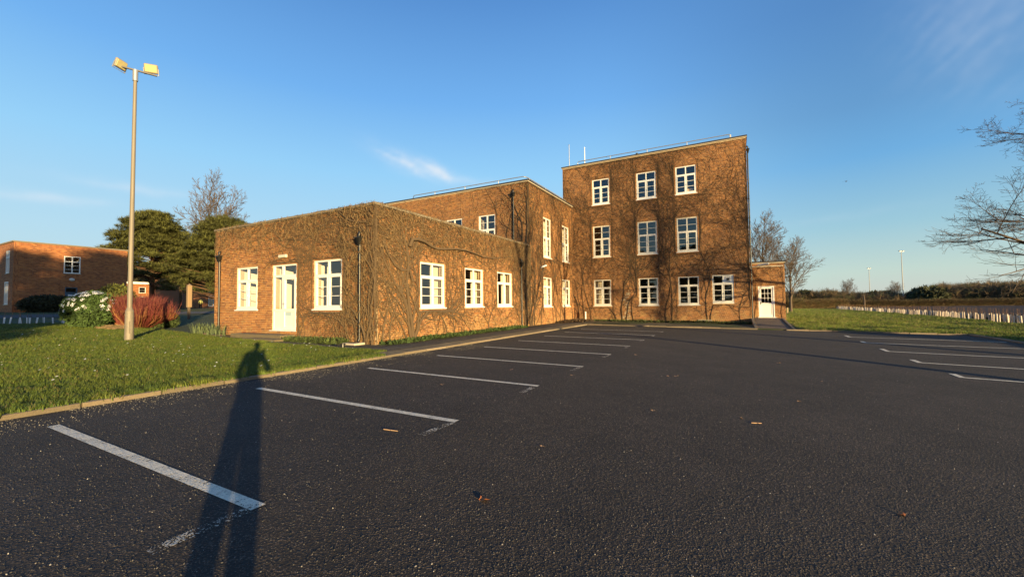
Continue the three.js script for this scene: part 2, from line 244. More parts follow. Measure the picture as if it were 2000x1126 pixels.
// painted bay lines
const paintTex = tex(256, (u, v) => { const t = .84 + .16 * (.5 * nA(u, v) + .5 * nB(u, v)), s = nE(u * 2, v * 2) > .84 ? .7 : 1; return [t * s, t * s * .985, t * s * .94]; });
const paintAlpha = tex(256, (u, v) => { const a = .5 * nE(u, v) + .3 * nA(u, v) + .2 * nB(u, v) > .285 ? 1 : 0; return [a, a, a]; }, false);
const paintAlphaWorn = tex(256, (u, v) => { const a = .45 * nE(u, v) + .3 * nA(u, v) + .25 * nC(u, v) > .56 ? 1 : 0; return [a, a, a]; }, false);
M.paint = new THREE.MeshStandardMaterial({ map: paintTex, bumpMap: grainBump, bumpScale: .012, color: lin(.86, .80, .68), alphaMap: paintAlpha, alphaTest: .5, roughness: .75, side: THREE.DoubleSide });
M.paintWorn = new THREE.MeshStandardMaterial({ map: paintTex, bumpMap: grainBump, bumpScale: .012, color: lin(.58, .54, .48), alphaMap: paintAlphaWorn, alphaTest: .5, roughness: .85, side: THREE.DoubleSide });
const bayLine = (x0, x1, z, w, label) => { const o = addTop(new THREE.Group(), 'bay_line', label, 'bay line', 'painted parking bay lines', null); part(o, 'stripe', sheet(x0, x1, z - w / 2, z + w / 2, .005, .25), M.paint); return o; };
const ordinals = ['first', 'second', 'third', 'fourth', 'fifth', 'sixth', 'seventh', 'eighth', 'ninth'];
for (let k = 0; k < 9; k++) {
  const z = -(1.791 + 2.4 * k);
  const o = bayLine(-7.16, -3.04, z, .105, k === 0 ? 'white bay line with worn end bar, running from the lawn edging' : k === 8 ? 'white bay line beside the foot of the tall block' : `white bay line, ${ordinals[k]} along the edging from the lawn towards the tall block`);
  part(o, 'end_bar', sheet(-3.12, -3.02, z + .06, z + .62, .006, .2), M.paintWorn, 'faded short cross bar at the line end');
}
const RL = [[1880, 737, 1857, 731], [1797, 708, 1775, 702], [1735, 686, 1720, 681], [1690, 669, 1681, 667], [1660, 658, 1650, 655]].map(a => [onGround(a[0], a[1]), onGround(a[2], a[3])]);
RL.forEach(([a, b], k) => {
  const o = bayLine(a.x, XR - .25, a.z, .105, k === 4 ? 'white bay line with end tick beside the grass edge' : `white bay line with end tick opposite the wing, ${['fifth', 'fourth', 'third', 'second'][k]} from the grass edge`);
  part(o, 'end_bar', sheet(a.x - .06, a.x + .06, Math.min(b.z, a.z - .45), a.z + .05, .006, .2), M.paint);
});
// ---------------------------------------------------------------- the brick building
const XA0 = -21.15, XB = -10.907, ZA = -10.336, ZM = -22.45, ZT = -30.3, XT0 = -11.64, XT1 = .93, ZX = -32;
const HW = 5.0, HM = 8.95, HT = 12.06, HX = 4.0;
const building = thing('brick_building', 'brown brick building with creeper, low wing, middle block and tall three storey block', 'building');
const palette = [[.335, .130, .052], [.375, .155, .062], [.30, .115, .048], [.26, .098, .045], [.41, .185, .078], [.34, .15, .075], [.22, .088, .045], [.385, .17, .065]];
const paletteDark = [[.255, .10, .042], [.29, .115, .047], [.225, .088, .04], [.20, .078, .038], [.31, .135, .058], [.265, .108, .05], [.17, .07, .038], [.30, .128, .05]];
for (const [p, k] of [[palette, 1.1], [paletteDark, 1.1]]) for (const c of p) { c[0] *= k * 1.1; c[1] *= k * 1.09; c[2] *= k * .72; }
const brickList = [];          // candidates for single bricks: {wall, s0,s1,y0,y1, d}
const stretcher = boxG(-.5, .5, -.5, .5, -.1, .0), DB = .1;
const openings = [];
function wallShape(s0, s1, y0, y1, holes) {
  const sh = new THREE.Shape(); sh.moveTo(s0, y0); sh.lineTo(s1, y0); sh.lineTo(s1, y1); sh.lineTo(s0, y1); sh.closePath();
  for (const [a, b, c, d] of holes) { const h = new THREE.Path(); h.moveTo(a, c); h.lineTo(a, d); h.lineTo(b, d); h.lineTo(b, c); h.closePath(); sh.holes.push(h); }
  const g = new THREE.ExtrudeGeometry(sh, { depth: .3, bevelEnabled: false }); g.translate(0, 0, -.3); return g;
}
const PROUD = .007;
// facing: 'A' looks towards +Z (s = X), 'B' looks towards +X (s = -Z)
function brickWall(facing, plane, s0, s1, y0, y1, holes, { seed = 1, pal = palette, single = false, trimStart = 0, courses0 = 0 } = {}) {
  const w = part(building, 'wall', wallShape(s0, s1, y0, y1, holes), M.mortar);
  if (facing === 'A') w.position.set(0, 0, plane); else { w.position.set(plane, 0, 0); w.rotation.y = Math.PI / 2; }
  const r = rng(seed), rows = Math.floor((y1 - y0 - .004) / .075), pat = noiseTile(0, 19, rng(seed + 9)), list = [];
  for (let k = 0; k < rows; k++) {
    const a = y0 + .01 + k * .075, b = a + .0625; let s = s0 + Math.min(0, trimStart) - (k % 2 ? .17 : 0) - (k % 4 > 1 ? .05 : 0), j = k % 2;
    while (s < s1) {
      const L = (j++ % 2) ? .1025 : .215; let e = s + L, segs = [[Math.max(s, s0 + trimStart), Math.min(e, s1)]], lo = a, hi = b;
      for (const [hs0, hs1, hy0, hy1] of holes) {
        if (hi <= hy0 || lo >= hy1) continue;
        const mid = (a + b) / 2;
        const out = [];
        for (const [p, q] of segs) { if (q <= hs0 || p >= hs1) { out.push([p, q]); continue; } if (mid > hy0 && mid < hy1) { if (p < hs0) out.push([p, hs0 - .001]); if (q > hs1) out.push([hs1 + .001, q]); } else { if (mid <= hy0) hi = Math.min(hi, hy0 - .001); else lo = Math.max(lo, hy1 + .001); out.push([p, q]); } }
        segs = out;
      }
      for (const [p, q] of segs) if (q - p > .03 && hi - lo > .015) list.push({ p: p + (p === s ? 0 : 0), q, lo, hi, c: r(), v: r(), n: PROUD + (r() - .5) * .005, t: pat(p / 9, lo / 5) });
      s = e + .012;
    }
  }
  w.userData.bricks = list; w.userData.pal = pal; w.userData.single = single; return w;
}
const brickVariants = new Map(), saltN = noiseTile(0, 40, rng(555)), saltN2 = noiseTile(0, 90, rng(556)), salt = (a, b) => .6 * saltN(a / 20, b / 20) + .4 * saltN2(a / 20, b / 20), saltC = lin(.42, .27, .10), limeC = lin(.52, .44, .31);
function brickMat(c) { const k = c.join(); if (!brickVariants.has(k)) { const m = M.brickBase.clone(); m.color = lin(...c); brickVariants.set(k, m); } return brickVariants.get(k); }
function layBricks(w, want) { // the bricks that show largest become single meshes, the rest one instanced part
  const { bricks, pal } = w.userData; delete w.userData.bricks; delete w.userData.pal; delete w.userData.single;
  const mx = new THREE.Matrix4(), col = new THREE.Color(), out = [], Q = new THREE.Quaternion();
  const sorted = want ? [...bricks].filter(b => b.q - b.p > .09).sort((a, b) => a.d - b.d).slice(0, want) : []; const pick = new Set(sorted);
  for (const b of bricks) {
    const base = pal[Math.floor(b.c * pal.length)], sc = V(b.q - b.p, b.hi - b.lo, 1), po = V((b.p + b.q) / 2, (b.lo + b.hi) / 2, b.n), m = .82 + .36 * b.v + .22 * (b.t - .5);
    if (pick.has(b)) { const k = part(w, 'brick', stretcher, brickMat(base)); k.position.copy(po); k.scale.copy(sc); continue; }
    mx.compose(po, Q, sc); col.setRGB(base[0] * m, base[1] * m, base[2] * m);
    const yy = po.y, sal = salt(po.x * 1.3, yy * 1.3); // patchy yellow salts on the lowest courses, a pale lime run on the tall block
    if (yy < 1.0 && sal > .30 + .45 * yy) col.lerp(saltC, .55 * (.4 + b.v * .6)); if (w === tower && Math.abs(po.x + 6.85 + .12 * Math.sin(yy * 5)) < .22 && yy < 2.4 && b.v > .42) col.lerp(limeC, .75); out.push([mx.clone(), col.clone()]);
  }
  inst(w, 'brickwork', stretcher, M.brickBase, out);
}
// windows: opening rectangles in wall coordinates
const win = (s0, s1, y0, y1, type) => ({ s0, s1, y0, y1, type });
const GA = [win(-19.34, -17.80, 1.33, 3.20, 'low'), win(-14.12, -12.58, 1.33, 3.22, 'low')];
const GB = [win(12.66, 14.21, 1.33, 3.2, 'low'), win(15.74, 17.28, 1.34, 3.19, 'low'), win(18.69, 20.27, 1.33, 3.19, 'plain')];
const MBw = [win(24.65, 26.0, 1.25, 3.23, 'low'), win(28.0, 29.5, 1.25, 3.24, 'low'), win(24.72, 25.95, 4.5, 7.18, 'stair'), win(28.1, 29.4, 4.5, 7.18, 'stair')];
const MA = [win(-14.44, -13.21, 5.1, 7.21, 'mid'), win(-17.03, -15.75, 5.1, 7.21, 'mid')];
const TW = []; for (const [a, b] of [[-9.26, -7.98], [-5.98, -4.67], [-3.35, -2.06]]) { TW.push(win(a, b, 8.84, 10.80, 'low'), win(a, b, 4.88, 7.25, 'tall'), win(a, b, 1.26, 3.23, 'low')); } TW.push(win(-1.25, -.01, 1.38, 3.26, 'fan'));
const DOOR = { s0: -16.74, s1: -15.20, y0: .51, y1: 3.19 }, XDOOR = { s0: 1.41, s1: 2.32, y0: .42, y1: 2.50 };
const hole = w => [w.s0, w.s1, w.y0, w.y1];
const wingA = brickWall('A', ZA, XA0, XB, -.3, HW, [...GA.map(hole), hole(DOOR)], { seed: 1 });
const wingB = brickWall('B', XB, -ZA + .302, -ZM + .301, -.3, HW, GB.map(hole), { seed: 2, trimStart: -.19 });
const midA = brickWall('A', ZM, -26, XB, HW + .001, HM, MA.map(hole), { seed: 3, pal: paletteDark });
const midB = brickWall('B', XB, -ZM + .302, -ZT + .4, -.3, HM, MBw.map(hole), { seed: 4, trimStart: -.19 });
midB.userData.bricks = midB.userData.bricks.filter(b => b.p < -ZT && (b.lo > HW || b.q > -ZM + .33)).map(b => (b.lo > HW ? b : { ...b, p: Math.max(b.p, -ZM + .302) }));
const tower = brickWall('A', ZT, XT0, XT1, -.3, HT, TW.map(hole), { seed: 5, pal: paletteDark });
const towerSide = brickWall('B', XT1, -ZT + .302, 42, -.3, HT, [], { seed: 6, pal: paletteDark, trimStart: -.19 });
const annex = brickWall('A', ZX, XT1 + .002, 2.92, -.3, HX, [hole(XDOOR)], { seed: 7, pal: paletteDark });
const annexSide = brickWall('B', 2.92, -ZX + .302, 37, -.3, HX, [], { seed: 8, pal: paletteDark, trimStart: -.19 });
for (const w of [wingA]) for (const b of w.userData.bricks) { const s = (b.p + b.q) / 2, y = (b.lo + b.hi) / 2; b.d = Math.hypot(s, y - CAM.h, ZA) + (s > -11.9 ? 9 : 0) + (y > 3.3 ? 6 : 0) + (y < .35 ? 6 : 0); }
layBricks(wingA, 300); for (const w of [wingB, midA, midB, tower, towerSide, annex, annexSide]) layBricks(w, 0);
// hidden outer walls and roofs close the rooms
{
  const back = new MB();
  back.box(XA0, XA0 + .3, -.3, HW, ZM, ZA - .301).box(-26, -25.7, -.3, HM, ZT, ZM - .301).box(-25.69, XB - .301, -.3, HW, ZM - .3, ZM - .001).box(-25.69, XT0, -.3, HM, ZT - .3, ZT);
  back.box(XT0, XT0 + .3, -.3, HT, -42, ZT - .301).box(XT0, XT1, -.3, HT, -42.3, -42.001).box(XT1 + .002, 2.92, -.3, HX, -37.3, -37.001);
  part(building, 'wall', back.geo(), M.backBrick);
  const slab = (x0, x1, z0, z1, y, th = .2) => part(building, 'roof', boxG(x0, x1, y - th, y, z0, z1), M.bitumen);
  slab(XA0 + .302, XB - .302, ZM + .002, ZA - .302, HW - .35); slab(-25.69, XB - .302, ZT + .002, ZM - .302, HM - .3); slab(XT0 + .302, XT1 - .302, -42, ZT - .302, HT - .3); slab(XT1 + .004, 2.618, -37, ZX - .302, HX - .2);
  const fl = (x0, x1, z0, z1, y) => { part(building, 'floor', boxG(x0, x1, y - .1, y, z0, z1), M.floorBoard); };
  const ce = (x0, x1, z0, z1, y) => { part(building, 'ceiling', boxG(x0, x1, y, y + .08, z0, z1), M.ceiling); };
  fl(XA0 + .303, XB - .303, ZM + .003, ZA - .303, .5); ce(XA0 + .303, XB - .303, ZM + .003, ZA - .303, 3.75);
  fl(-25.6, XB - .303, ZT + .003, ZM - .303, .5); fl(-25.6, XB - .303, ZT + .003, ZM - .303, 4.2); ce(-25.6, XB - .303, ZT + .003, ZM - .303, 3.8); ce(-25.6, XB - .303, ZT + .003, ZM - .303, 8.0);
  for (const y of [.5, 4.2, 8.1]) { fl(XT0 + .303, XT1 - .303, -41.9, ZT - .303, y); ce(XT0 + .303, XT1 - .303, -41.9, ZT - .303, y + 3.3); }
  fl(XT1 + .3, 2.6, -36.9, ZX - .303, .4);
  const pw = (x0, x1, y0, y1, z0, z1, m = M.roomWall) => part(building, 'partition', boxG(x0, x1, y0, y1, z0, z1), m);
  // wing: cream linings beside the door wall windows, then deep rooms
  pw(-19.56, -19.44, .5, 3.75, -11.55, ZA - .305, M.plaster); pw(-16.93, -16.83, .5, 3.75, -11.5, ZA - .305, M.plaster); pw(-14.36, -14.24, .5, 3.75, -11.02, ZA - .305, M.plaster);
  pw(-20.8, -15.0, .5, 3.75, -14.6, -14.5); pw(-14.9, -14.8, .5, 3.75, -22.1, -10.65);
  pw(-14.79, XB - .31, .5, 3.75, -15.05, -14.95); pw(-14.79, XB - .31, .5, 3.75, -18.05, -17.95);
  pw(-15.5, -15.4, .5, 3.8, ZT + .1, ZM - .31); pw(-15.39, XB - .31, .5, 3.8, -27.2, -27.1); pw(-14.6, -14.5, 4.2, 8, ZT + .1, ZM - .31);
  for (const y of [.5, 4.2, 8.1]) { pw(XT0 + .31, XT1 - .31, y, y + 3.3, -35.1, -35); pw(-7.0, -6.9, y, y + 3.3, -34.99, ZT - .31); pw(-4.1, -4.0, y, y + 3.3, -34.99, ZT - .31); }
}
// copings and roof edges
{
  const c = (x0, x1, z0, z1, y, h, m, name) => part(building, name, boxG(x0, x1, y, y + h, z0, z1), m);
  const r = rng(9);
  // wing: uneven weathered coping slabs
  for (let x = XA0 - .04; x < XB - .25;) { const L = Math.min(.6, XB + .05 - x - .0); const e = x + L > XB - .25 ? XB + .05 : x + L; const k = c(x + .004, e - .004, ZA - .34, ZA + .055, HW + .002, .075 + r() * .012, M.coping, 'coping_slab'); k.position.y += (r() - .5) * .008; x = e; }
  for (let z = ZA - .345; z > ZM + .05;) { const e = Math.max(z - .6, ZM + .02); c(XB - .34, XB + .055, e + .004, z - .004, HW + .002, .075 + r() * .012, M.coping, 'coping_slab'); z = e; }
  const edge = (x0, x1, z0, z1, y) => { c(x0, x1, z0, z1, y + .002, .05, M.stoneEdge, 'roof_edge'); c(x0 - .02, x1 + .02, z0 - .02, z1 + .02, y + .054, .085, M.bitumen, 'roof_edge'); };
  edge(-26, XB + .06, ZM - .28, ZM + .06, HM); edge(XB - .28, XB + .06, ZT + .004, ZM - .282, HM);
  edge(XT0 - .06, XT1 + .06, ZT - .28, ZT + .06, HT); edge(XT1 - .28, XT1 + .06, -42, ZT - .282, HT); edge(XT0 - .06, XT0 + .28, -42, ZT - .282, HT);
  edge(XT1 + .02, 2.98, ZX - .28, ZX + .06, HX); edge(2.64, 2.98, -37, ZX - .282, HX);
  part(building, 'flashing', boxG(XT1 + .02, 2.85, HX - .24, HX - .16, ZX + .008, ZX + .02), M.stoneEdge);
}
// windows ------------------------------------------------------------------
const winCache = new Map();
function windowParts(w, h, type) {
  const key = `${w.toFixed(2)},${h.toFixed(2)},${type}`; if (winCache.has(key)) return winCache.get(key);
  const P = { frame: new MB(), casements: [], bars: [], panes: [], sill: null, blanks: [] }, F = .065, D0 = -.10, D1 = -.02, sy = .085, f = P.frame;
  const yT = type === 'tall' ? .585 : type === 'mid' ? .536 : type === 'stair' ? .50 : .685, tr = sy + (h - sy) * yT, mid = w / 2, hw = .032, tw = .042;
  f.box(0, F, sy, h, D0, D1).box(w - F, w, sy, h, D0, D1).box(F, w - F, h - F, h, D0, D1 - .001).box(F, w - F, sy, sy + .06, D0, D1 - .001).box(mid - hw, mid + hw, sy + .06, h - F, D0, D1 - .002).box(F, mid - hw, tr - tw, tr + tw, D0, D1 - .003).box(mid + hw, w - F, tr - tw, tr + tw, D0, D1 - .003);
  const topRows = type === 'tall' || type === 'mid' ? 2 : type === 'stair' ? 3 : 1, botRows = type === 'plain' ? 1 : 3, cf = .045;
  for (const side of [0, 1]) {
    const a = side ? mid + hw : F, b = side ? w - F : mid - hw;
    const ty0 = tr + tw, ty1 = h - F;
    if (type === 'fan' && side === 1) P.blanks.push([a, b, ty0, ty1]);
    else for (let k = 0; k < topRows; k++) { const y0 = lerp(ty0, ty1, k / topRows), y1 = lerp(ty0, ty1, (k + 1) / topRows); P.panes.push([a, b, y0, y1]); if (k) P.bars.push([a, b, y0]); }
    const c = new MB(), y0 = sy + .06, y1 = tr - tw, z0 = D0 + .01, z1 = D1 + .012; c.box(a, a + cf, y0, y1, z0, z1).box(b - cf, b, y0, y1, z0, z1).box(a + cf, b - cf, y0, y0 + cf, z0, z1 - .001).box(a + cf, b - cf, y1 - cf, y1, z0, z1 - .001); P.casements.push(c.geo());
    for (let k = 0; k < botRows; k++) { const p = lerp(y0 + cf, y1 - cf, k / botRows), q = lerp(y0 + cf, y1 - cf, (k + 1) / botRows); P.panes.push([a + cf, b - cf, p, q]); if (k) P.bars.push([a + cf, b - cf, p]); }
  }
  P.frameG = f.geo(); P.barG = P.bars.map(([a, b, y]) => boxG(a, b, y - .012, y + .012, -.075, -.03));
  P.paneG = P.panes.map(([a, b, y0, y1]) => new MB().quad([a, y0, -.06], [b, y0, -.06], [b, y1, -.06], [a, y1, -.06]).geo());
  const s = new MB(); s.box(-.06, w + .06, -.0, .05, -.1, .07); s.box(-.0, w, .05, sy, -.1, .01); P.sillG = s.geo();
  const hd = new MB(); hd.box(mid + .05, mid + .062, sy + (tr - sy) * .42, sy + (tr - sy) * .42 + .11, -.005, .025); P.handleG = hd.geo();
  winCache.set(key, P); return P;
}
const winSpots = [];
function addWindow(facing, plane, o, label) {
  const w = o.s1 - o.s0, h = o.y1 - o.y0, P = windowParts(w, h, o.type), g = new THREE.Group(); g.name = 'window'; if (label) g.userData.label = label; building.add(g);
  if (facing === 'A') g.position.set(o.s0, o.y0, plane); else { g.position.set(plane, o.y0, -o.s0); g.rotation.y = Math.PI / 2; }
  const mat = facing === 'A' && plane === ZT && (o.y0 < 4.9) ? M.oldPaint : M.upvc;
  part(g, 'frame', P.frameG, mat); P.casements.forEach(c => part(g, 'casement', c, mat)); P.barG.forEach(b => part(g, 'glazing_bar', b, mat)); P.paneG.forEach(p => part(g, 'pane', p, M.glass)); if (!(o.type === 'fan')) part(g, 'sill', P.sillG, mat); else part(g, 'sill', boxG(0, w, 0, .085, -.1, .02), mat);
  part(g, 'handle', P.handleG, M.upvc);
  for (const [a, b, y0, y1] of P.blanks) { const pl = new MB(); pl.box(a, b, y0, y1, -.07, -.05); part(g, 'blank_panel', pl.geo(), M.upvc); const fan = new MB(); fan.box(a + .12, b - .12, y0 + .07, y1 - .07, -.05, -.015); part(g, 'fan_housing', fan.geo(), M.steelPaint, 'square extractor fan in the top light'); part(g, 'fan_mouth', at(new THREE.CylinderGeometry(.085, .085, .02, 18).rotateX(Math.PI / 2), (a + b) / 2, (y0 + y1) / 2, -.008), M.blackIron); }
  winSpots.push({ facing, plane, ...o }); return g;
}
GA.forEach(o => addWindow('A', ZA, o)); GB.forEach(o => addWindow('B', XB, o)); MBw.forEach(o => addWindow('B', XB, o)); MA.forEach(o => addWindow('A', ZM, o)); TW.forEach(o => addWindow('A', ZT, o));
// the glazed door with side light in the wing
const glassDoor = (() => {
  const g = new THREE.Group(); g.name = 'door'; g.userData.label = 'white half glazed door with narrow side light and top lights'; building.add(g); g.position.set(DOOR.s0, DOOR.y0, ZA);
  const w = DOOR.s1 - DOOR.s0, h = DOOR.y1 - DOOR.y0, F = .06, m = .62, tr = 2.17, f = new MB(), a = -.1, b = -.025;
  f.box(0, F, .03, h, a, b).box(w - F, w, .03, h, a, b).box(F, w - F, h - F, h, a, b - .001).box(m - .05, m + .05, .03, h - F, a, b - .002).box(F, m - .05, tr, tr + .1, a, b - .003).box(m + .05, w - F, tr, tr + .1, a, b - .003).box(F, m - .05, .78, .88, a, b - .003).box(F, m - .05, .03, .1, a, b - .003); part(g, 'frame', f.geo(), M.upvc);
  const lf = new MB(), z0 = -.095, z1 = -.008, x0 = m + .055, x1 = w - F - .005; lf.box(x0, x0 + .09, .04, tr - .005, z0, z1).box(x1 - .09, x1, .04, tr - .005, z0, z1).box(x0 + .09, x1 - .09, .04, .17, z0, z1 - .001).box(x0 + .09, x1 - .09, tr - .1, tr - .005, z0, z1 - .001).box(x0 + .09, x1 - .09, .78, .9, z0, z1 - .001); part(g, 'leaf_frame', lf.geo(), M.upvc);
  part(g, 'door_panel', boxG(x0 + .09, x1 - .09, .17, .78, -.065, -.04), M.upvc); part(g, 'side_panel', boxG(F, m - .05, .1, .78, -.065, -.045), M.upvc);
  const pane = (p, q, y0, y1) => part(g, 'pane', new MB().quad([p, y0, -.06], [q, y0, -.06], [q, y1, -.06], [p, y1, -.06]).geo(), M.glass);
  pane(x0 + .09, x1 - .09, .9, tr - .1); pane(F, m - .05, .88, tr); pane(F, m - .05, tr + .1, h - F); pane(m + .05, w - F, tr + .1, h - F);
  part(g, 'threshold', boxG(-.08, w + .0, 0, .03, -.12, .09), M.upvc); const hd = new MB(); hd.box(x0 + .035, x0 + .06, 1.0, 1.16, z1, z1 + .012).box(x0 + .04, x0 + .15, 1.085, 1.105, z1 + .03, z1 + .045).box(x0 + .04, x0 + .056, 1.085, 1.105, z1 + .012, z1 + .03); part(g, 'handle', hd.geo(), M.galv);
  part(g, 'notice', boxG(x0 + .13, x0 + .50, .62, .76, -.04, -.034), std(.42, .55, .58, .6), 'small pale blue notice on the lower panel'); return g;
})();
{ // white half glazed door in the annex
  const g = new THREE.Group(); g.name = 'door'; g.userData.label = 'white door with nine small panes in the low annex'; building.add(g); g.position.set(XDOOR.s0, XDOOR.y0, ZX);
  const w = XDOOR.s1 - XDOOR.s0, h = XDOOR.y1 - XDOOR.y0, F = .07, f = new MB(), a = -.1, b = -.0; f.box(0, F, .04, h, a, b).box(w - F, w, .04, h, a, b).box(F, w - F, h - F, h, a, b - .001); part(g, 'frame', f.geo(), M.white);
  const x0 = F + .004, x1 = w - F - .004, y1 = h - F - .004, z0 = -.09, z1 = -.035, l = new MB(), r0 = .98; l.box(x0, x0 + .1, .05, y1, z0, z1).box(x1 - .1, x1, .05, y1, z0, z1).box(x0 + .1, x1 - .1, .05, .2, z0, z1 - .001).box(x0 + .1, x1 - .1, y1 - .1, y1, z0, z1 - .001).box(x0 + .1, x1 - .1, r0 - .12, r0, z0, z1 - .001); part(g, 'leaf_frame', l.geo(), M.white);
  part(g, 'door_panel', boxG(x0 + .1, x1 - .1, .2, r0 - .12, -.07, -.05), M.white);
  const A = x0 + .1, B = x1 - .1, C = r0, D = y1 - .1; for (let i = 0; i < 3; i++) for (let j = 0; j < 3; j++) { const p = lerp(A, B, i / 3), q = lerp(A, B, (i + 1) / 3), s = lerp(C, D, j / 3), t = lerp(C, D, (j + 1) / 3); part(g, 'pane', new MB().quad([p, s, -.062], [q, s, -.062], [q, t, -.062], [p, t, -.062]).geo(), M.glass); }
  for (let i = 1; i < 3; i++) { part(g, 'glazing_bar', boxG(lerp(A, B, i / 3) - .011, lerp(A, B, i / 3) + .011, C, D, -.078, -.045), M.white); part(g, 'glazing_bar', boxG(A, B, lerp(C, D, i / 3) - .011, lerp(C, D, i / 3) + .011, -.077, -.046), M.white); }
  part(g, 'threshold', boxG(-.06, w + .06, 0, .04, -.12, .08), M.white); const hd = new MB(); hd.box(x0 + .03, x0 + .07, .86, 1.04, z1, z1 + .012).box(x0 + .04, x0 + .14, .97, .99, z1 + .03, z1 + .045).box(x0 + .04, x0 + .056, .97, .99, z1 + .012, z1 + .03); part(g, 'handle', hd.geo(), M.blackIron);
}
// rainwater pipes, hoppers and rails ----------------------------------------
function downpipe(facing, plane, s, yTop, yBot, wire) {
  const g = new THREE.Group(); g.name = 'downpipe'; g.userData.label = 'black cast iron rainwater pipe with hopper head'; building.add(g); if (facing === 'A') g.position.set(s, 0, plane); else { g.position.set(plane, 0, -s); g.rotation.y = Math.PI / 2; }
  part(g, 'pipe', new MB().tube([[0, yTop - .2, .07], [0, yBot + .12, .07], [0, yBot + .02, .12]], .045, 12).geo(), M.blackIron);
  const hop = new THREE.CylinderGeometry(.17, .075, .24, 4, 1); hop.rotateY(Math.PI / 4); hop.scale(1.05, 1, .75); hop.translate(0, yTop - .12, .10); part(g, 'hopper', hop, M.blackIron);
  const rim = boxG(-.14, .14, yTop - .0, yTop + .03, .01, .2); part(g, 'hopper_rim', rim, M.blackIron);
  if (wire) part(g, 'spout', new MB().tube([[0, yTop + .22, .0], [0, yTop + .19, .08], [.0, yTop + .04, .1]], .05, 10).geo(), M.blackIron);
  for (let y = yTop - .7; y > yBot + .3; y -= 1.25) part(g, 'bracket', at(new THREE.CylinderGeometry(.056, .056, .05, 12), 0, y, .07), M.blackIron);
  return g;
}
downpipe('A', ZA, -20.64, 3.80, .25, true); downpipe('A', ZA, -11.60, 3.88, .22, true); downpipe('B', XB, 21.36, 3.9, .2, true); downpipe('A', ZM, -11.86, 8.35, HW - .3, true);
{ const g = downpipe('B', XT1, -ZT + .16, 11.3, .1, true); }
function rail(pts, posts, label) { const g = new THREE.Group(); g.name = 'guard_rail'; g.userData.label = label; building.add(g); part(g, 'handrail', new MB().tube(pts, .028, 8).geo(), M.galv); for (const [x, y0, y1, z] of posts) part(g, 'post', at(cyl(.024, .024, y1 - y0, 8), x, y0, z), M.galv); return g; }
{
  const y = HM + .47, z = ZM - .35, x = XB - .3; rail([[-20.6, HM - .25, z], [-20.2, y, z], [-11.4, y, z], [x - .05, y - .02, z - .1], [x - .03, y, z - .4], [x - .03, y, ZT + .5], [x - .03, HM - .2, ZT + .25]], [[-18.3, HM - .3, y, z], [-15.75, HM - .3, y, z], [-13.15, HM - .3, y, z], [x - .03, HM - .3, y, -23.4], [x - .03, HM - .3, y, -26], [x - .03, HM - .3, y, -28.6]], 'slim galvanised guard rail round the middle roof');
  const Y = HT + .52, Z = ZT - .4; rail([[-10.2, HT - .25, Z - .3], [-10.55, Y - .12, Z], [-10.45, Y, Z], [0, Y, Z], [.08, Y, Z - .1], [.1, HT - .2, Z - .12]], [[-7.95, HT - .3, Y, Z], [-5.27, HT - .3, Y, Z], [-2.6, HT - .3, Y, Z], [.04, HT - .3, Y, Z - .05]], 'slim galvanised guard rail along the tall roof');
}
// fittings that hang on or stand by the building
{ const t = thing('roof_mast', 'tallest thin pole at the corner of the tall roof', 'mast', [-11.1, HT + .1, ZT - .1]); part(t, 'pole', cyl(.025, .022, 1.75, 8), M.galv); part(t, 'cap', at(new THREE.SphereGeometry(.04, 10, 8), 0, 1.76, 0), M.galv); part(t, 'clamp', boxG(-.05, .05, -.01, .1, -.05, .05), M.galv); }
{ const t = thing('roof_mast', 'shorter pale pole on the tall roof beside the guard rail end', 'mast', [-9.98, HT - .3, ZT - .5]); part(t, 'pole', cyl(.035, .03, 1.85, 8), M.white); part(t, 'cap', at(cyl(.042, .042, .1, 10), 0, 1.8, 0), M.white); }
{ const t = thing('vent_pipe', 'short black vent pipe on the tall roof edge', 'vent', [-6, HT - .3, ZT - .45]); part(t, 'pipe', cyl(.06, .06, .62, 12), M.blackIron); part(t, 'cowl', at(cyl(.085, .085, .08, 12), 0, .6, 0), M.blackIron); }
{ const t = thing('bulkhead_light', 'small cream bulkhead light above the glazed door', 'light', [-16.0, 3.46, ZA]); part(t, 'body', at(new RoundedBoxGeometry(.5, .13, .1, 2, .03), 0, .06, .055), std(.66, .6, .46, .4)); part(t, 'back_plate', boxG(-.22, .22, .015, .105, 0, .012), M.steelPaint); }
{ const t = thing('security_camera', 'white tube security camera on the middle block wall', 'camera', [XB, 3.86, -24.25], Math.PI / 2); const b = new THREE.CylinderGeometry(.055, .055, .62, 14).rotateZ(Math.PI / 2); b.rotateZ(.22); part(t, 'housing', at(b, .1, .05, .2), M.white); part(t, 'bracket', new MB().tube([[-.0, -.02, 0], [0, -.02, .12], [.02, .03, .2]], .022, 8).geo(), M.white); part(t, 'wall_plate', boxG(-.06, .06, -.08, .04, 0, .015), M.white); }
function wallFlood(x, y, z, turn, label) { const t = thing('wall_floodlight', label, 'floodlight', [x, y, z], turn); part(t, 'arm', new MB().tube([[0, 0, 0], [0, .04, .25], [.06, .1, .5]], .028, 8).geo(), M.steelPaint); const h = new RoundedBoxGeometry(.34, .11, .62, 2, .03); h.rotateX(-.12); part(t, 'head', at(h, .08, .14, .75), std(.42, .42, .43, .45)); part(t, 'lens', at(new RoundedBoxGeometry(.28, .02, .5, 1, .008).rotateX(-.12), .08, .08, .76), std(.5, .5, .48, .15)); part(t, 'wall_plate', boxG(-.08, .08, -.09, .09, 0, .02), M.steelPaint); return t; }
wallFlood(XT1 + .02, 3.72, ZT - .8, Math.PI / 2 - .25, 'grey floodlight on an arm at the tall block corner above the annex');
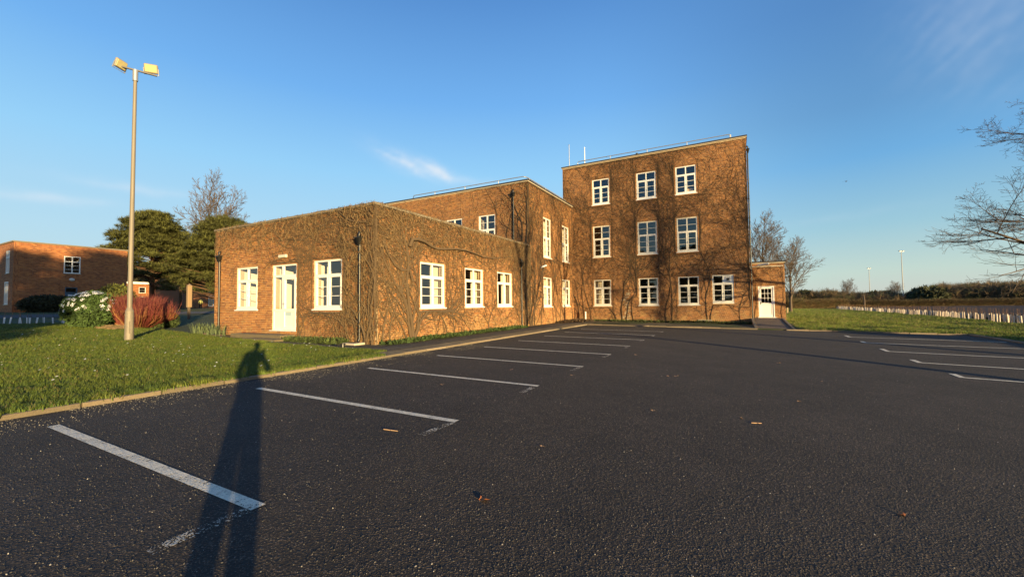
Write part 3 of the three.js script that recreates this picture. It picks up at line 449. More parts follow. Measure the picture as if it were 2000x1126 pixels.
{ const P = V(-9.82, 0, ZT + .45), y = gy(P.x, P.z) + UP; const t = thing('pipe_stub', 'short white pipe standing by the tall block wall', 'pipe', [P.x, y - .05, P.z]); part(t, 'pipe', cyl(.05, .05, .74, 12), M.white); part(t, 'cap', at(cyl(.06, .06, .05, 12), 0, .72, 0), M.white); }
{ const t = thing('air_grille', 'dark sunken air grille at the foot of the tall block', 'grille', [-1.75, gy(-1.75, ZT) + UP - .02, ZT + .012]); part(t, 'frame', boxG(-.42, .42, 0, .3, 0, .05), M.concrete); for (let k = 0; k < 4; k++) part(t, 'louvre', boxG(-.36, .36, .045 + k * .06, .075 + k * .06, .03, .075), M.blackIron); }
// step, ramp and slabs
{ const t = thing('door_step', 'broad worn concrete step below the glazed door', 'step', [0, 0, 0]); part(t, 'slab', at(new RoundedBoxGeometry(3.4, .42, .62, 2, .03), -16.9, .19, ZA + .33), M.mossConcrete); part(t, 'tread', at(new RoundedBoxGeometry(2.1, .24, .5, 2, .03), -15.75, .17, ZA + .91), M.mossConcrete); }
{ const t = thing('pipe_gully', 'pale concrete gully block under the rainwater pipe', 'gully', [-11.6, gy(-11.6, ZA) + UP - .05, ZA + .3]); part(t, 'block', at(new RoundedBoxGeometry(.6, .16, .5, 1, .02), 0, .06, 0), M.stoneEdge); part(t, 'grate', boxG(-.18, .18, .141, .15, -.12, .12), M.blackIron); }
{ const P = V(-10.45, 0, -8.62); const t = thing('drain_stub', 'small dark drain stub at the path corner', 'drain', [P.x, lawnY(P.x, P.z), P.z]); part(t, 'pipe', cyl(.07, .06, .14, 12), M.blackIron); part(t, 'lid', at(cyl(.085, .085, .03, 12), 0, .13, 0), M.blackIron); }
{ // brick ramp up to the annex door
  const t = thing('brick_ramp', 'brown brick paved ramp up to the white annex door', 'ramp'), y0 = gy(1.6, ZK) + .02, y1 = XDOOR.y0 - .01, x0 = 1.02, x1 = 2.55, zs = ZK - .02, ze = ZX + .012, m = new MB();
  const Y = z => lerp(y0, y1, clamp((zs - z) / 5.6, 0, 1)); m.quad([x0, Y(zs) - .012, zs], [x1, Y(zs) - .012, zs], [x1, y1 - .012, zs - 5.6], [x0, y1 - .012, zs - 5.6]).quad([x0, y1 - .012, zs - 5.6], [x1, y1 - .012, zs - 5.6], [x1, y1 - .012, ze], [x0, y1 - .012, ze]).quad([x1, -.3, zs], [x1, -.3, ze], [x1, y1 - .012, ze], [x1, Y(zs) - .012, zs]).quad([x0, -.3, zs], [x0, -.3, ze], [x0, y1 - .012, ze], [x0, Y(zs) - .012, zs]);
  part(t, 'bed', m.geo(), M.mortar); const r = rng(88), g = new RoundedBoxGeometry(.208, .05, .1, 1, .008); let row = 0; for (let z = zs - .06; z > ze + .05; z -= .112, row++) for (let x = x0 + (row % 2 ? .11 : .0) + .11; x < x1 - .08; x += .22) { const k = part(t, 'paver', g, brickMat([[.17, .12, .08], [.20, .14, .09], [.14, .105, .075], [.18, .135, .10]][Math.floor(r() * 4)])); k.position.set(x, Y(z) - .022 + (r() - .5) * .004, z); k.rotation.x = z > zs - 5.6 ? Math.atan2(y1 - y0, 5.6) : 0; }
  for (const x of [x0 - .06, x1 + .06]) part(t, 'edge_kerb', new MB().quad([x - .05, Y(zs) + .03, zs], [x + .05, Y(zs) + .03, zs], [x + .05, y1 + .03, zs - 5.6], [x - .05, y1 + .03, zs - 5.6]).quad([x - .05, y1 + .03, zs - 5.6], [x + .05, y1 + .03, zs - 5.6], [x + .05, y1 + .03, ze], [x - .05, y1 + .03, ze]).quad([x - .05, -.3, zs], [x - .05, -.3, zs - 5.6], [x - .05, y1 + .03, zs - 5.6], [x - .05, Y(zs) + .03, zs]).quad([x + .05, -.3, zs], [x + .05, -.3, zs - 5.6], [x + .05, y1 + .03, zs - 5.6], [x + .05, Y(zs) + .03, zs]).quad([x - .05, -.3, zs], [x + .05, -.3, zs], [x + .05, Y(zs) + .03, zs], [x - .05, Y(zs) + .03, zs]).geo(), M.kerb[1]);
}
// curtains and blinds inside
function curtain(facing, plane, s0, s1, y0, y1, label, mat = M.curtain, depth = .42) {
  const n = 44, p = [], idx = [], u = []; for (let i = 0; i <= n; i++) { const s = lerp(s0, s1, i / n), z = -depth + .035 * Math.sin(i * 1.05) + .012 * Math.sin(i * 2.3); p.push(s, y0, z, s, y1, z * .98); u.push(i / n, 0, i / n, 1); if (i) { const a = (i - 1) * 2; idx.push(a, a + 2, a + 3, a, a + 3, a + 1); } }
  const g = new THREE.BufferGeometry(); g.setAttribute('position', new THREE.Float32BufferAttribute(p, 3)); g.setAttribute('uv', new THREE.Float32BufferAttribute(u, 2)); g.setIndex(idx); g.computeVertexNormals();
  const t = thing('curtain', label, 'curtain', facing === 'A' ? [0, 0, plane] : [plane, 0, 0], facing === 'A' ? 0 : Math.PI / 2, 'curtains behind the windows'); part(t, 'cloth', g, mat); part(t, 'rail', boxG(Math.min(s0, s1) - .05, Math.max(s0, s1) + .05, y1, y1 + .03, -depth - .03, -depth + .03), M.white); return t;
}
curtain('B', XB, 13.75, 14.3, .9, 3.35, 'cream curtain behind the large side window beside the creeper trunk');
curtain('B', XB, 16.75, 17.45, .9, 3.35, 'cream curtain behind the middle side window of the wing');
curtain('B', XB, 19.75, 20.45, .9, 3.35, 'cream curtain behind the two pane side window near the black pipe');
curtain('B', XB, 25.6, 26.1, 1.0, 3.4, 'cream curtain behind the ground window under the security camera'); curtain('B', XB, 29.0, 29.55, 1.0, 3.4, 'cream curtain behind the ground window in the inner corner');
curtain('B', XB, 25.45, 26.0, 4.4, 7.35, 'pale curtain behind the tall stair window above the security camera'); curtain('B', XB, 28.85, 29.4, 4.4, 7.35, 'pale curtain behind the tall stair window in the inner corner');
curtain('A', ZT, -9.3, -8.75, .9, 3.4, 'cream curtain behind the ground window beside the inner corner');
{ const t = thing('cardboard_box', 'tan cardboard box on the sill inside the top right window', 'box', [-2.45, 9.02, ZT - .32]); part(t, 'carton', boxG(-.18, .18, 0, .24, -.1, .1), std(.55, .38, .22, .85)); part(t, 'tape', boxG(-.03, .03, .2402, .243, -.1, .1), std(.5, .36, .2, .4)); const sh = boxG(-2.9, -2.05, 8.98, 9.018, ZT - .46, ZT - .31); part(building, 'window_board', sh, M.white); }
// ---------------------------------------------------------------- creeper on the walls
function vineThing(name, label, facing, plane, turnGroup) { const t = thing(name, label, 'creeper', facing === 'A' ? [0, 0, plane] : [plane, 0, 0], facing === 'A' ? 0 : Math.PI / 2); return t; }
function growStems(mb, r, root, o) { // root: {s,y,dir,rad,len}; grows along the wall in (s,y), n off the wall
  const stack = [{ ...root, lev: 0 }];
  const blocked = (s, y) => o.rects.some(q => s > q.s0 - .1 && s < q.s1 + .1 && y > q.y0 - .06 && y < q.y1 + .04);
  while (stack.length) {
    const b = stack.pop(); let { s, y, dir, rad, len, lev } = b; const pts = [], rr = [], step = lev < 2 ? .14 : .1, N = Math.ceil(len / step); let wob = (r() - .5) * .3, n = o.off + rad;
    for (let k = 0; k <= N; k++) {
      const R = Math.max(.0035, rad * (1 - .75 * k / N)); pts.push([s, y, n + .012 * Math.sin(k * .7 + s * 9) + .006 * r()]); rr.push(R);
      wob += (r() - .5) * .35; wob *= .86; dir += wob * .42 + (Math.PI / 2 + (b.lean || 0) - dir) * (lev === 0 ? .05 : .012);
      let ns = s + Math.cos(dir) * step, ny = y + Math.sin(dir) * step, tries = 0; while ((blocked(ns, ny) || ns < o.s0 || ns > o.s1 || ny > o.y1) && tries < 8) { tries++; dir += (tries % 2 ? 1 : -1) * tries * .35; ns = s + Math.cos(dir) * step; ny = y + Math.sin(dir) * step; } if (tries >= 8) break; s = ns; y = ny;
      n = o.off + R; if (y < .06) break;
      if (k > 1 && lev < o.maxLev && r() < o.branch[lev]) stack.push({ s, y, dir: dir + (r() < .5 ? -1 : 1) * (.35 + r() * .9), rad: R * (.45 + r() * .3), len: len * (.3 + r() * .4), lev: lev + 1 });
    }
    if (pts.length > 2) mb.tube(pts, rr, lev < 2 ? 6 : 4, true);
  }
}
function twigFill(mb, r, N, o, dens) { // short curling twigs, many thousands
  const blocked = (s, y) => o.rects.some(q => s > q.s0 - .03 && s < q.s1 + .03 && y > q.y0 - .02 && y < q.y1 + .01);
  for (let k = 0; k < N; k++) {
    let s = lerp(o.s0, o.s1, r()), y = lerp(o.y0, o.y1, r()); const d = dens(s, y); if (r() > d || blocked(s, y)) continue;
    let dir = Math.PI / 2 + (r() - .5) * 3.6, n = .015 + .12 * r() * d * (o.deep || 1), w = (r() - .5) * .8; const L = 3 + Math.floor(r() * 4), st = .045 + .075 * r(), pts = [], R = (.0035 + .0055 * r() * r()) * (o.scale || 1), rr = [];
    for (let i = 0; i <= L; i++) { if (blocked(s, y) || y > o.y1 + .05 || s > o.s1 + .04 || s < o.s0 - .04) break; pts.push([s, y, n]); rr.push(R * (1 - .6 * i / L)); w += (r() - .5) * .7; dir += w * .5; s += Math.cos(dir) * st; y += Math.sin(dir) * st; n = clamp(n + (r() - .5) * .06, .01, .05 + .16 * (o.deep || 1)); }
    if (o.lip && pts.some(p => p[1] > o.lip)) for (const p of pts) if (p[1] > o.lip) p[2] = Math.max(p[2], .065);
    if (pts.length > 1) mb.tube(pts, rr, 3, false);
  }
}
const rectsOf = (f, p) => winSpots.filter(w => w.facing === f && w.plane === p);
const fieldN = noiseTile(0, 31, rng(300)), fieldN2 = noiseTile(0, 77, rng(301)), patch = (s, y) => .55 * fieldN(s / 26, y / 26) + .45 * fieldN2(s / 26, y / 26);
{ // wing, door wall: thick towards the corner, a band under the coping
  const t = vineThing('wall_creeper', 'bare brown creeper on the door wall of the low wing, thick towards its corner', 'A', ZA), r = rng(401), o = { rects: [...rectsOf('A', ZA), { ...DOOR }], s0: XA0 + .05, s1: XB + .03, y0: .15, y1: HW + .10, off: .01, maxLev: 3, branch: [.34, .3, .22] }, st = new MB();
  for (const [s, rad, len, lean] of [[-11.32, .05, 5, .2], [-11.75, .035, 4.6, .3], [-11.25, .045, 5, .25], [-11.0, .034, 5, 0], [-12.1, .028, 5, .35], [-12.3, .02, 4, .1], [-14.9, .022, 3.4, .3], [-11.45, .03, 5.2, .12], [-10.98, .04, 5.2, .05]]) growStems(st, r, { s, y: .1, dir: Math.PI / 2 + (r() - .5) * .5, rad, len, lean }, o);
  for (const [s, y, d, rad, len] of [[-11.3, 4.0, 2.6, .03, 3.2], [-11.2, 4.4, 3.0, .03, 5.5], [-12.5, 4.6, 3.1, .02, 5.5], [-11.4, 2.9, 2.4, .02, 2], [-14.85, 3.3, 2.9, .015, 2], [-15, 1.3, 5.6, .018, 1.6], [-13.9, 1.18, .1, .018, 1.6]]) growStems(st, r, { s, y, dir: d, rad, len, lean: .5 }, o);
  part(t, 'stems', st.geo(), M.vine, null, 'stuff');
  const tw = new MB(); twigFill(tw, r, 5000, { ...o, scale: 1.5, lip: HW - .03 }, (s, y) => { const c = sstep(-15.2, -11.6, s), b = sstep(3.2, 4.5, y) * .85, l = (s > -20.9 && y < 1.0) ? .18 * sstep(1, .2, y) : 0; const right = s > -12.55 ? .25 : 0; return clamp(Math.max(c * .95, b * (.55 + .5 * patch(s, y)), l) * (.35 + 1.2 * patch(s, y)) + right - (s < -15 && y < 3.2 ? .4 : 0), 0, 1); }); part(t, 'twigs', tw.geo(), M.twig, null, 'stuff');
  const td = new MB(); twigFill(td, r, 3800, { ...o, scale: 1.7, deep: .25 }, (s, y) => clamp(Math.max(sstep(-15.0, -11.8, s) * .9, sstep(3.4, 4.6, y) * .5) * (.2 + 1.3 * patch(s + 9, y)), 0, 1)); part(t, 'dark_twigs', td.geo(), M.vineDark, null, 'stuff');
}
{ // wing, side wall
  const t = vineThing('wall_creeper', 'dense bare creeper with forked trunk over the side wall of the low wing', 'B', XB), r = rng(402), o = { rects: rectsOf('B', XB), s0: -ZA - .02, s1: 22.7, y0: .15, y1: HW + .10, off: .01, maxLev: 3, branch: [.34, .3, .22] }, st = new MB();
  for (const [s, rad, len, lean, d] of [[12.15, .075, 5, .05, 1.6], [12.22, .065, 4.6, -.1, 1.4], [12.05, .06, 5, .3, 1.9], [12.1, .05, 4.8, .15, 1.7], [12.28, .045, 4.2, -.25, 1.3], [11.9, .03, 4, .4, 2.1], [12.3, .028, 3, -.5, 1.0], [10.6, .035, 5, 0, 1.6], [11.0, .03, 5, .1, 1.7], [14.9, .025, 4.5, 0, 1.6], [17.7, .025, 4.4, 0, 1.6], [21.75, .06, 5, 0, 1.6], [22.1, .045, 5, .05, 1.6], [21.2, .02, 5, 0, 1.6], [22.5, .05, 5, 0, 1.55]]) growStems(st, r, { s, y: .12, dir: d, rad, len, lean }, o);
  // the thick limb that leaves the trunk below the coping and runs along the wall
  const limb = [[11.95, 3.72], [12.06, 4.0], [12.35, 4.05], [12.8, 4.02], [13.2, 3.9], [13.6, 3.82], [14.1, 3.86], [14.8, 3.95], [15.6, 3.98], [16.4, 3.92], [17.2, 3.82], [18.2, 3.84], [19.3, 4.0], [20.4, 4.15]].map(([s, y], i) => [s, y, .11 + .03 * Math.sin(i)]); st.tube(limb, limb.map((_, i) => .075 * (1 - .065 * i)), 8);
  const limb2 = [[12.15, 2.4], [11.95, 2.85], [11.55, 2.78], [11.2, 2.95], [10.9, 3.3], [10.6, 3.75]].map(([s, y]) => [s, y, .07]); st.tube(limb2, [.05, .048, .045, .04, .034, .03], 7);
  for (const [s, y, d, rad, len, lean] of [[12.1, 3.3, 1.2, .035, 3, -.4], [13.4, 3.86, .6, .03, 3, -.6], [14.8, 3.95, 1.0, .025, 2.4, 0], [16.4, 3.92, -.7, .022, 2.2, -1.2], [17.2, 3.82, 1.2, .022, 2.4, -.2], [15.2, 3.9, -1.2, .02, 2.5, -2], [12.0, 3.2, 2.2, .03, 3, .5], [17.7, 3.1, .5, .02, 2, -.6], [18.2, 3.84, 1.8, .02, 2, .3], [14.6, 1.0, .5, .016, 2, 0], [17.6, .9, 2.2, .016, 2, 0], [20.6, 3.2, 1.2, .02, 2.2, 0], [12.4, 1.0, .4, .02, 2.5, 0], [11.6, .8, 2.4, .02, 2, 0], [14.9, 2.6, 2, .014, 1.5, 0], [14.85, 1.8, 1, .014, 1.5, 0]]) growStems(st, r, { s, y, dir: d, rad, len, lean }, o);
  part(t, 'stems', st.geo(), M.vine, null, 'stuff');
  const tw = new MB(); twigFill(tw, r, 7200, { ...o, scale: 1.5, lip: HW - .03 }, (s, y) => clamp((.22 + .6 * sstep(2.9, 4.2, y) + .35 * sstep(12.6, 11, s) + .25 * sstep(20, 21.6, s)) * (.35 + 1.25 * patch(s + 40, y)), 0, 1)); part(t, 'twigs', tw.geo(), M.twig, null, 'stuff');
  const td = new MB(); twigFill(td, r, 6500, { ...o, scale: 1.7, deep: .25 }, (s, y) => clamp((.25 + .45 * sstep(2.9, 4.2, y) + .3 * sstep(12.6, 11, s) + .4 * sstep(20, 21.6, s)) * (.2 + 1.3 * patch(s + 70, y)), 0, 1)); part(t, 'dark_twigs', td.geo(), M.vineDark, null, 'stuff');
}
{ // middle block
  const t = vineThing('wall_creeper', 'bare creeper on the court side of the middle block', 'B', XB), r = rng(403), o = { rects: rectsOf('B', XB), s0: -ZM, s1: 30.2, y0: .15, y1: HM, off: .01, maxLev: 3, branch: [.2, .22, .16] }, st = new MB();
  for (const [s, rad, len, lean] of [[22.75, .05, 9, 0], [23.1, .03, 8, 0], [22.55, .04, 9, 0], [24.2, .02, 6, .1], [26.7, .022, 8, 0], [27.5, .02, 8, .1], [29.9, .02, 8, 0]]) growStems(st, r, { s, y: .15, dir: 1.57, rad, len, lean }, o);
  part(t, 'stems', st.geo(), M.vineDark, null, 'stuff'); const tw = new MB(); twigFill(tw, r, 2200, { ...o, scale: 1.8 }, (s, y) => clamp((.3 + .35 * sstep(24.5, 22.6, s)) * (.3 + 1.3 * patch(s, y + 30)), 0, 1)); part(t, 'twigs', tw.geo(), M.twig, null, 'stuff');
  const t2 = vineThing('wall_creeper', 'bare creeper on the middle block wall above the wing roof', 'A', ZM), o2 = { rects: rectsOf('A', ZM), s0: -24, s1: XB + .02, y0: HW, y1: HM, off: .01, maxLev: 3, branch: [.25, .22, .16] }, st2 = new MB();
  for (const [s, rad, len, lean] of [[-11.3, .035, 4, 0], [-11.0, .04, 4, 0], [-12.3, .022, 4, .3], [-12.6, .018, 4, .5], [-15, .014, 3, 0], [-18, .014, 3.5, .2]]) growStems(st2, r, { s, y: HW, dir: 1.57 + lean * .6, rad, len, lean }, o2);
  part(t2, 'stems', st2.geo(), M.vineDark, null, 'stuff'); const tw2 = new MB(); twigFill(tw2, r, 2000, { ...o2, scale: 1.8 }, (s, y) => clamp((.25 + .5 * sstep(-13.4, -11.4, s) + .15 * sstep(8, 8.8, y)) * (.3 + 1.3 * patch(s, y + 60)), 0, 1)); part(t2, 'twigs', tw2.geo(), M.twig, null, 'stuff');
}
{ // tall block
  const t = vineThing('wall_creeper', 'fine bare creeper spreading over the front of the tall block', 'A', ZT), r = rng(404), o = { rects: rectsOf('A', ZT), s0: XT0 + .05, s1: XT1, y0: .15, y1: HT - .05, off: .01, maxLev: 3, branch: [.2, .2, .16] }, st = new MB();
  for (const [s, rad, len, lean] of [[-10.5, .03, 9, 0], [-10.1, .022, 9, -.06], [-9.5, .02, 8, .1], [-7.2, .03, 10.5, .05], [-6.9, .024, 10, -.05], [-6.4, .02, 9, 0], [-4.2, .022, 9, 0], [-3.8, .02, 9, .04], [-1.6, .02, 9, 0], [-1.4, .018, 8, -.08], [.3, .016, 8, 0], [-7.6, .02, 6, .2]]) growStems(st, r, { s, y: .15, dir: 1.57 + (r() - .5) * .5, rad, len, lean }, o);
  part(t, 'stems', st.geo(), M.vineDark, null, 'stuff'); const tw = new MB(); twigFill(tw, r, 2100, { ...o, scale: 1.7 }, (s, y) => clamp((.28 + .22 * sstep(-5, -9, s) + .25 * sstep(11, 11.9, y) * sstep(-3, -6, s)) * (.2 + 1.4 * patch(s + 80, y)), 0, 1)); part(t, 'twigs', tw.geo(), M.vineDark, null, 'stuff');
  const x = vineThing('wall_creeper', 'sparse creeper on the low annex wall', 'A', ZX), oX = { rects: [{ ...XDOOR }], s0: XT1 + .1, s1: 2.85, y0: .3, y1: HX - .2, off: .01, maxLev: 3, branch: [.3, .3, .2, .1] }, sx = new MB(); growStems(sx, r, { s: 1.15, y: .3, dir: 1.6, rad: .014, len: 3.5 }, oX); growStems(sx, r, { s: 2.7, y: .3, dir: 1.6, rad: .014, len: 3 }, oX); part(x, 'stems', sx.geo(), M.vineDark, null, 'stuff');
}
// ---------------------------------------------------------------- trees
function bareTree(seed, H, { trunkR = .25, spread = 1, lev = 5, clear = .22, kids = [7, 6, 5, 4, 3], droop = 0, sides = [9, 6, 4, 3, 3, 3], minR = .004, lean = 0, limbAng = [.5, 1.1] } = {}) {
  const r = rng(seed), trunk = new MB(), limbs = new MB();
  function grow(p, d, L, R, lv) {
    const n = lv === 0 ? 10 : lv < 3 ? 7 : 4, pts = [], rr = []; let q = p.clone(), dir = d.clone(); const spots = [];
    for (let k = 0; k <= n; k++) { const f = k / n; pts.push([q.x, q.y, q.z]); rr.push(Math.max(minR, R * (lv === 0 ? (1 - .62 * f) * (1 + .45 * Math.exp(-f * 16)) : 1 - .72 * f))); spots.push([q.clone(), dir.clone(), f]); const j = lv === 0 ? .05 : .17; dir.add(V((r() - .5) * j, (r() - .5) * j + (lv > 0 ? (lv > 1 ? .05 : .035) - droop * (lv === 1 ? .05 : lv === 2 ? .03 : 0) : .03), (r() - .5) * j)).normalize(); q = q.clone().addScaledVector(dir, L / n); }
    (lv === 0 ? trunk : limbs).tube(pts, rr, sides[lv], lv === 0);
    if (lv >= lev) return; const m = kids[lv] + (r() < .5 ? 1 : 0); let tw = r() * 6.28;
    for (let k = 0; k < m; k++) { const f = lv === 0 ? lerp(clear, 1, Math.pow((k + r() * .6) / m, .85)) : lerp(.18, 1, (k + r()) / m), i = Math.min(n - 1, Math.floor(f * n)), fr = f * n - i, P = spots[i][0].clone().lerp(spots[i + 1][0], Math.min(1, fr)), D = spots[i][1]; tw += 2.4 + (r() - .5) * .9; const ax = V(Math.cos(tw), 0, Math.sin(tw)), side = ax.clone().addScaledVector(D, -ax.dot(D)).normalize(), an = lerp(limbAng[0], limbAng[1], r()) * (lv === 0 ? lerp(1.12, .55, f) : .85); const nd = D.clone().multiplyScalar(Math.cos(an)).addScaledVector(side, Math.sin(an)).normalize(); const LL = L * (lv === 0 ? lerp(.62, .38, f) * spread : lerp(.55, .34, f)) * (.8 + .4 * r()); grow(P, nd, LL, Math.max(minR, rr[i] * (lv === 0 ? .5 : .58)), lv + 1); }
  }
  grow(V(0, -.15, 0), V(lean, 1, 0).normalize(), H, trunkR, 0); return { trunk: trunk.geo(), limbs: limbs.geo() };
}
function placeTree(T, name, label, P, { turn = 0, s = 1, mat = M.bark, twig = null, group } = {}) { const t = thing(name, label, 'tree', [P.x, P.y + UP, P.z], turn, group); t.scale.setScalar(s); part(t, 'trunk', T.trunk, mat); part(t, 'crown', T.limbs, twig || mat, null, 'stuff'); return t; }
const wline = (X, w) => { const z = (.5135 * X - w) / .858; return V(X, gy(X, z), z); };
// row of bare trees just outside the right edge; their branches reach into view and their shadows fall across the asphalt and walls
const bareNear = bareTree(512, 9.6, { trunkR: .24, spread: 1.02, lev: 5, clear: .2, kids: [12, 8, 7, 5, 3], droop: 1.1, limbAng: [.75, 1.25], minR: .0045 });
placeTree(bareNear, 'bare_tree', 'leafless tree beside the field with long drooping branches over the grass', wline(14.4, 29.4), { turn: 2.4, s: .98 });
const bareB = bareTree(733, 9.2, { trunkR: .19, spread: .8, lev: 4, clear: .3, kids: [10, 6, 5, 3], limbAng: [.5, 1.0], minR: .006 });
placeTree(bareB, 'bare_tree', 'leafless tree shading the car park, next from the field edge tree', wline(13.2, 18.7), { turn: .6 });
placeTree(bareB, 'bare_tree', 'tall leafless tree far out across the field whose shadow reaches the tall block', wline(42, 23.74), { turn: 2.2, s: 1.36 });
placeTree(bareB, 'bare_tree', 'leafless tree shading the car park, farthest along its row from the field', wline(13.4, 13.3), { turn: 3.9, s: .95 });
// bare trees behind the annex and on the skyline
const bareFar = bareTree(91, 10, { trunkR: .26, spread: 1.15, lev: 4, clear: .16, kids: [12, 8, 6, 4], limbAng: [.45, 1.05], minR: .016, sides: [7, 4, 3, 3, 3] });
const farTrees = [[1492, 56, 468, 'pale leafless tree rising behind the low annex roof', .3], [1545, 60, 500, 'pale leafless tree beside the annex corner', 2.2], [418, 150, 407, 'leafless tree standing high behind the pines', 1], [1657, 175, 557, 'small rounded leafless tree on the skyline by the thin mast', 1.4], [1754, 190, 560, 'small leafless tree on the skyline by the tall mast', 4], [1742, 200, 567, 'stunted leafless tree left of the tall mast', 3], [1622, 180, 570, 'low leafless tree over the far hedge end', 5]];
for (const [px, d, pyTop, label, turn] of farTrees) { const P = atDist(px, d), h = heightAt(P, px, pyTop) - P.y; placeTree(bareFar, 'bare_tree', label, P, { turn, s: h / 11.4 }); if (px === 418) scene.children[scene.children.length - 1].scale.multiply(V(.78, 1, .78)); }

// pines: trunk, limbs, flattened pads of needles
const tuftG = (() => { const m = new MB(), r = rng(17); for (let k = 0; k < 22; k++) { const a = r() * 6.28, e = -.3 + 1.35 * r(), L = .30 + .22 * r(), w = .022, x = Math.cos(a) * Math.cos(e), y = Math.sin(e), z = Math.sin(a) * Math.cos(e), px = -Math.sin(a) * w, pz = Math.cos(a) * w; m.tri([px, 0, pz], [-px, 0, -pz], [x * L, y * L, z * L]); } return m.geo(); })();
const needleM = std(1, 1, 1, .9);
function pine(name, label, P, H, R, seed, { base = .38, shade = 1, pads = 120, group, sprays = 62, cone = false } = {}) {
  const r = rng(seed), t = thing(name, label, 'tree', [P.x, P.y + UP, P.z], 0, group), tr = new MB(), lb = new MB(), list = []; const bend = (r() - .5) * .6;
  const tp = []; for (let k = 0; k <= 9; k++) { const f = k / 9; tp.push([bend * f * f * 2, H * .96 * f - .1, bend * f]); } tr.tube(tp, tp.map((_, k) => H * .026 * (1 - .8 * k / 9)), 9);
  const mx = new THREE.Matrix4(), q = new THREE.Quaternion(), e = new THREE.Euler(), c = new THREE.Color();
  for (let k = 0; k < pads; k++) {
    const f = lerp(base, 1, Math.pow((k + .5) / pads, .8)), a = k * 2.399 + r() * .7, ff = (f - base) / (1 - base), prof = cone ? Math.pow(1 - ff, .62) * .92 + .06 : Math.pow(Math.sin(Math.PI * clamp(lerp(.30, .93, ff), 0, 1)), .75), rad = R * prof * (.35 + .72 * r()), y = H * f * .97 + (r() - .5) * .5, x = Math.cos(a) * rad, z = Math.sin(a) * rad, hx = bend * f * f * 2, hz = bend * f;
    lb.tube([[hx, y - rad * .22 - .2, hz], [hx + x * .5, y - rad * .10 - .1, hz + z * .5], [hx + x * .95, y - .08, hz + z * .95]], [H * .008 * (1.2 - f), H * .006 * (1.2 - f), .02], 4, false);
    const pr = (.6 + .8 * r()) * R * .17 + .3, n = Math.round(sprays * (.6 + .7 * r())), tint = .75 + .5 * r();
    for (let i = 0; i < n; i++) { const b = r() * 6.28, d = pr * Math.sqrt(r()), s = .8 + .9 * r(); e.set((r() - .5) * .9, r() * 6.28, (r() - .5) * .9); q.setFromEuler(e); mx.compose(V(hx + x + Math.cos(b) * d, y + (r() - .35) * pr * .34 - d * .12, hz + z + Math.sin(b) * d), q, V(s, s, s)); const g = tint * (.75 + .5 * r()); c.setRGB(.105 * g * shade, .112 * g * shade, .026 * g * shade); list.push([mx.clone(), c.clone()]); }
  }
  part(t, 'trunk', tr.geo(), M.pineBark); part(t, 'limbs', lb.geo(), M.pineBark, null, 'stuff'); inst(t, 'crown', tuftG, needleM, list); return t;
}
const pineH = (P, px, py) => heightAt(P, px, py) - P.y;
{ const P = atDist(296, 78); pine('pine_tree', 'tall spreading pine behind the red shrub, its dark trunk clear of branches', P, pineH(P, 290, 412), 6.3, 601, { base: .36, pads: 210, cone: true, sprays: 46 }); }
{ const P = atDist(436, 74); pine('pine_tree', 'broad pine half hidden by the end wall of the low wing', P, pineH(P, 440, 424), 8.2, 602, { base: .20, pads: 230, cone: true, sprays: 46 }); }
{ const P = atDist(352, 92); pine('pine_tree', 'lower pine filling the gap between the other two pines', P, pineH(P, 352, 478), 5.2, 603, { base: .38, pads: 120, cone: true, sprays: 46 }); }
// tall evergreens behind the photographer: they shade the far left lawn and building and show dark in the windows
for (const [X, w, H, R, sd] of [[7, -13.5, 14.2, 5.0, 611], [16, -13.6, 14.6, 5.0, 615], [4, -20.0, 13.4, 5.0, 612], [-6, -29, 13, 5, 613], [-20, -38, 13, 5, 614]]) { const z = (.5135 * X - w) / .858; pine('pine_tree', 'dense dark evergreen standing behind the car park entrance', V(X, gy(X, z), z), H, R, sd, { base: .06, pads: 130, sprays: 70, shade: .8, group: 'evergreens behind the car park' }); }
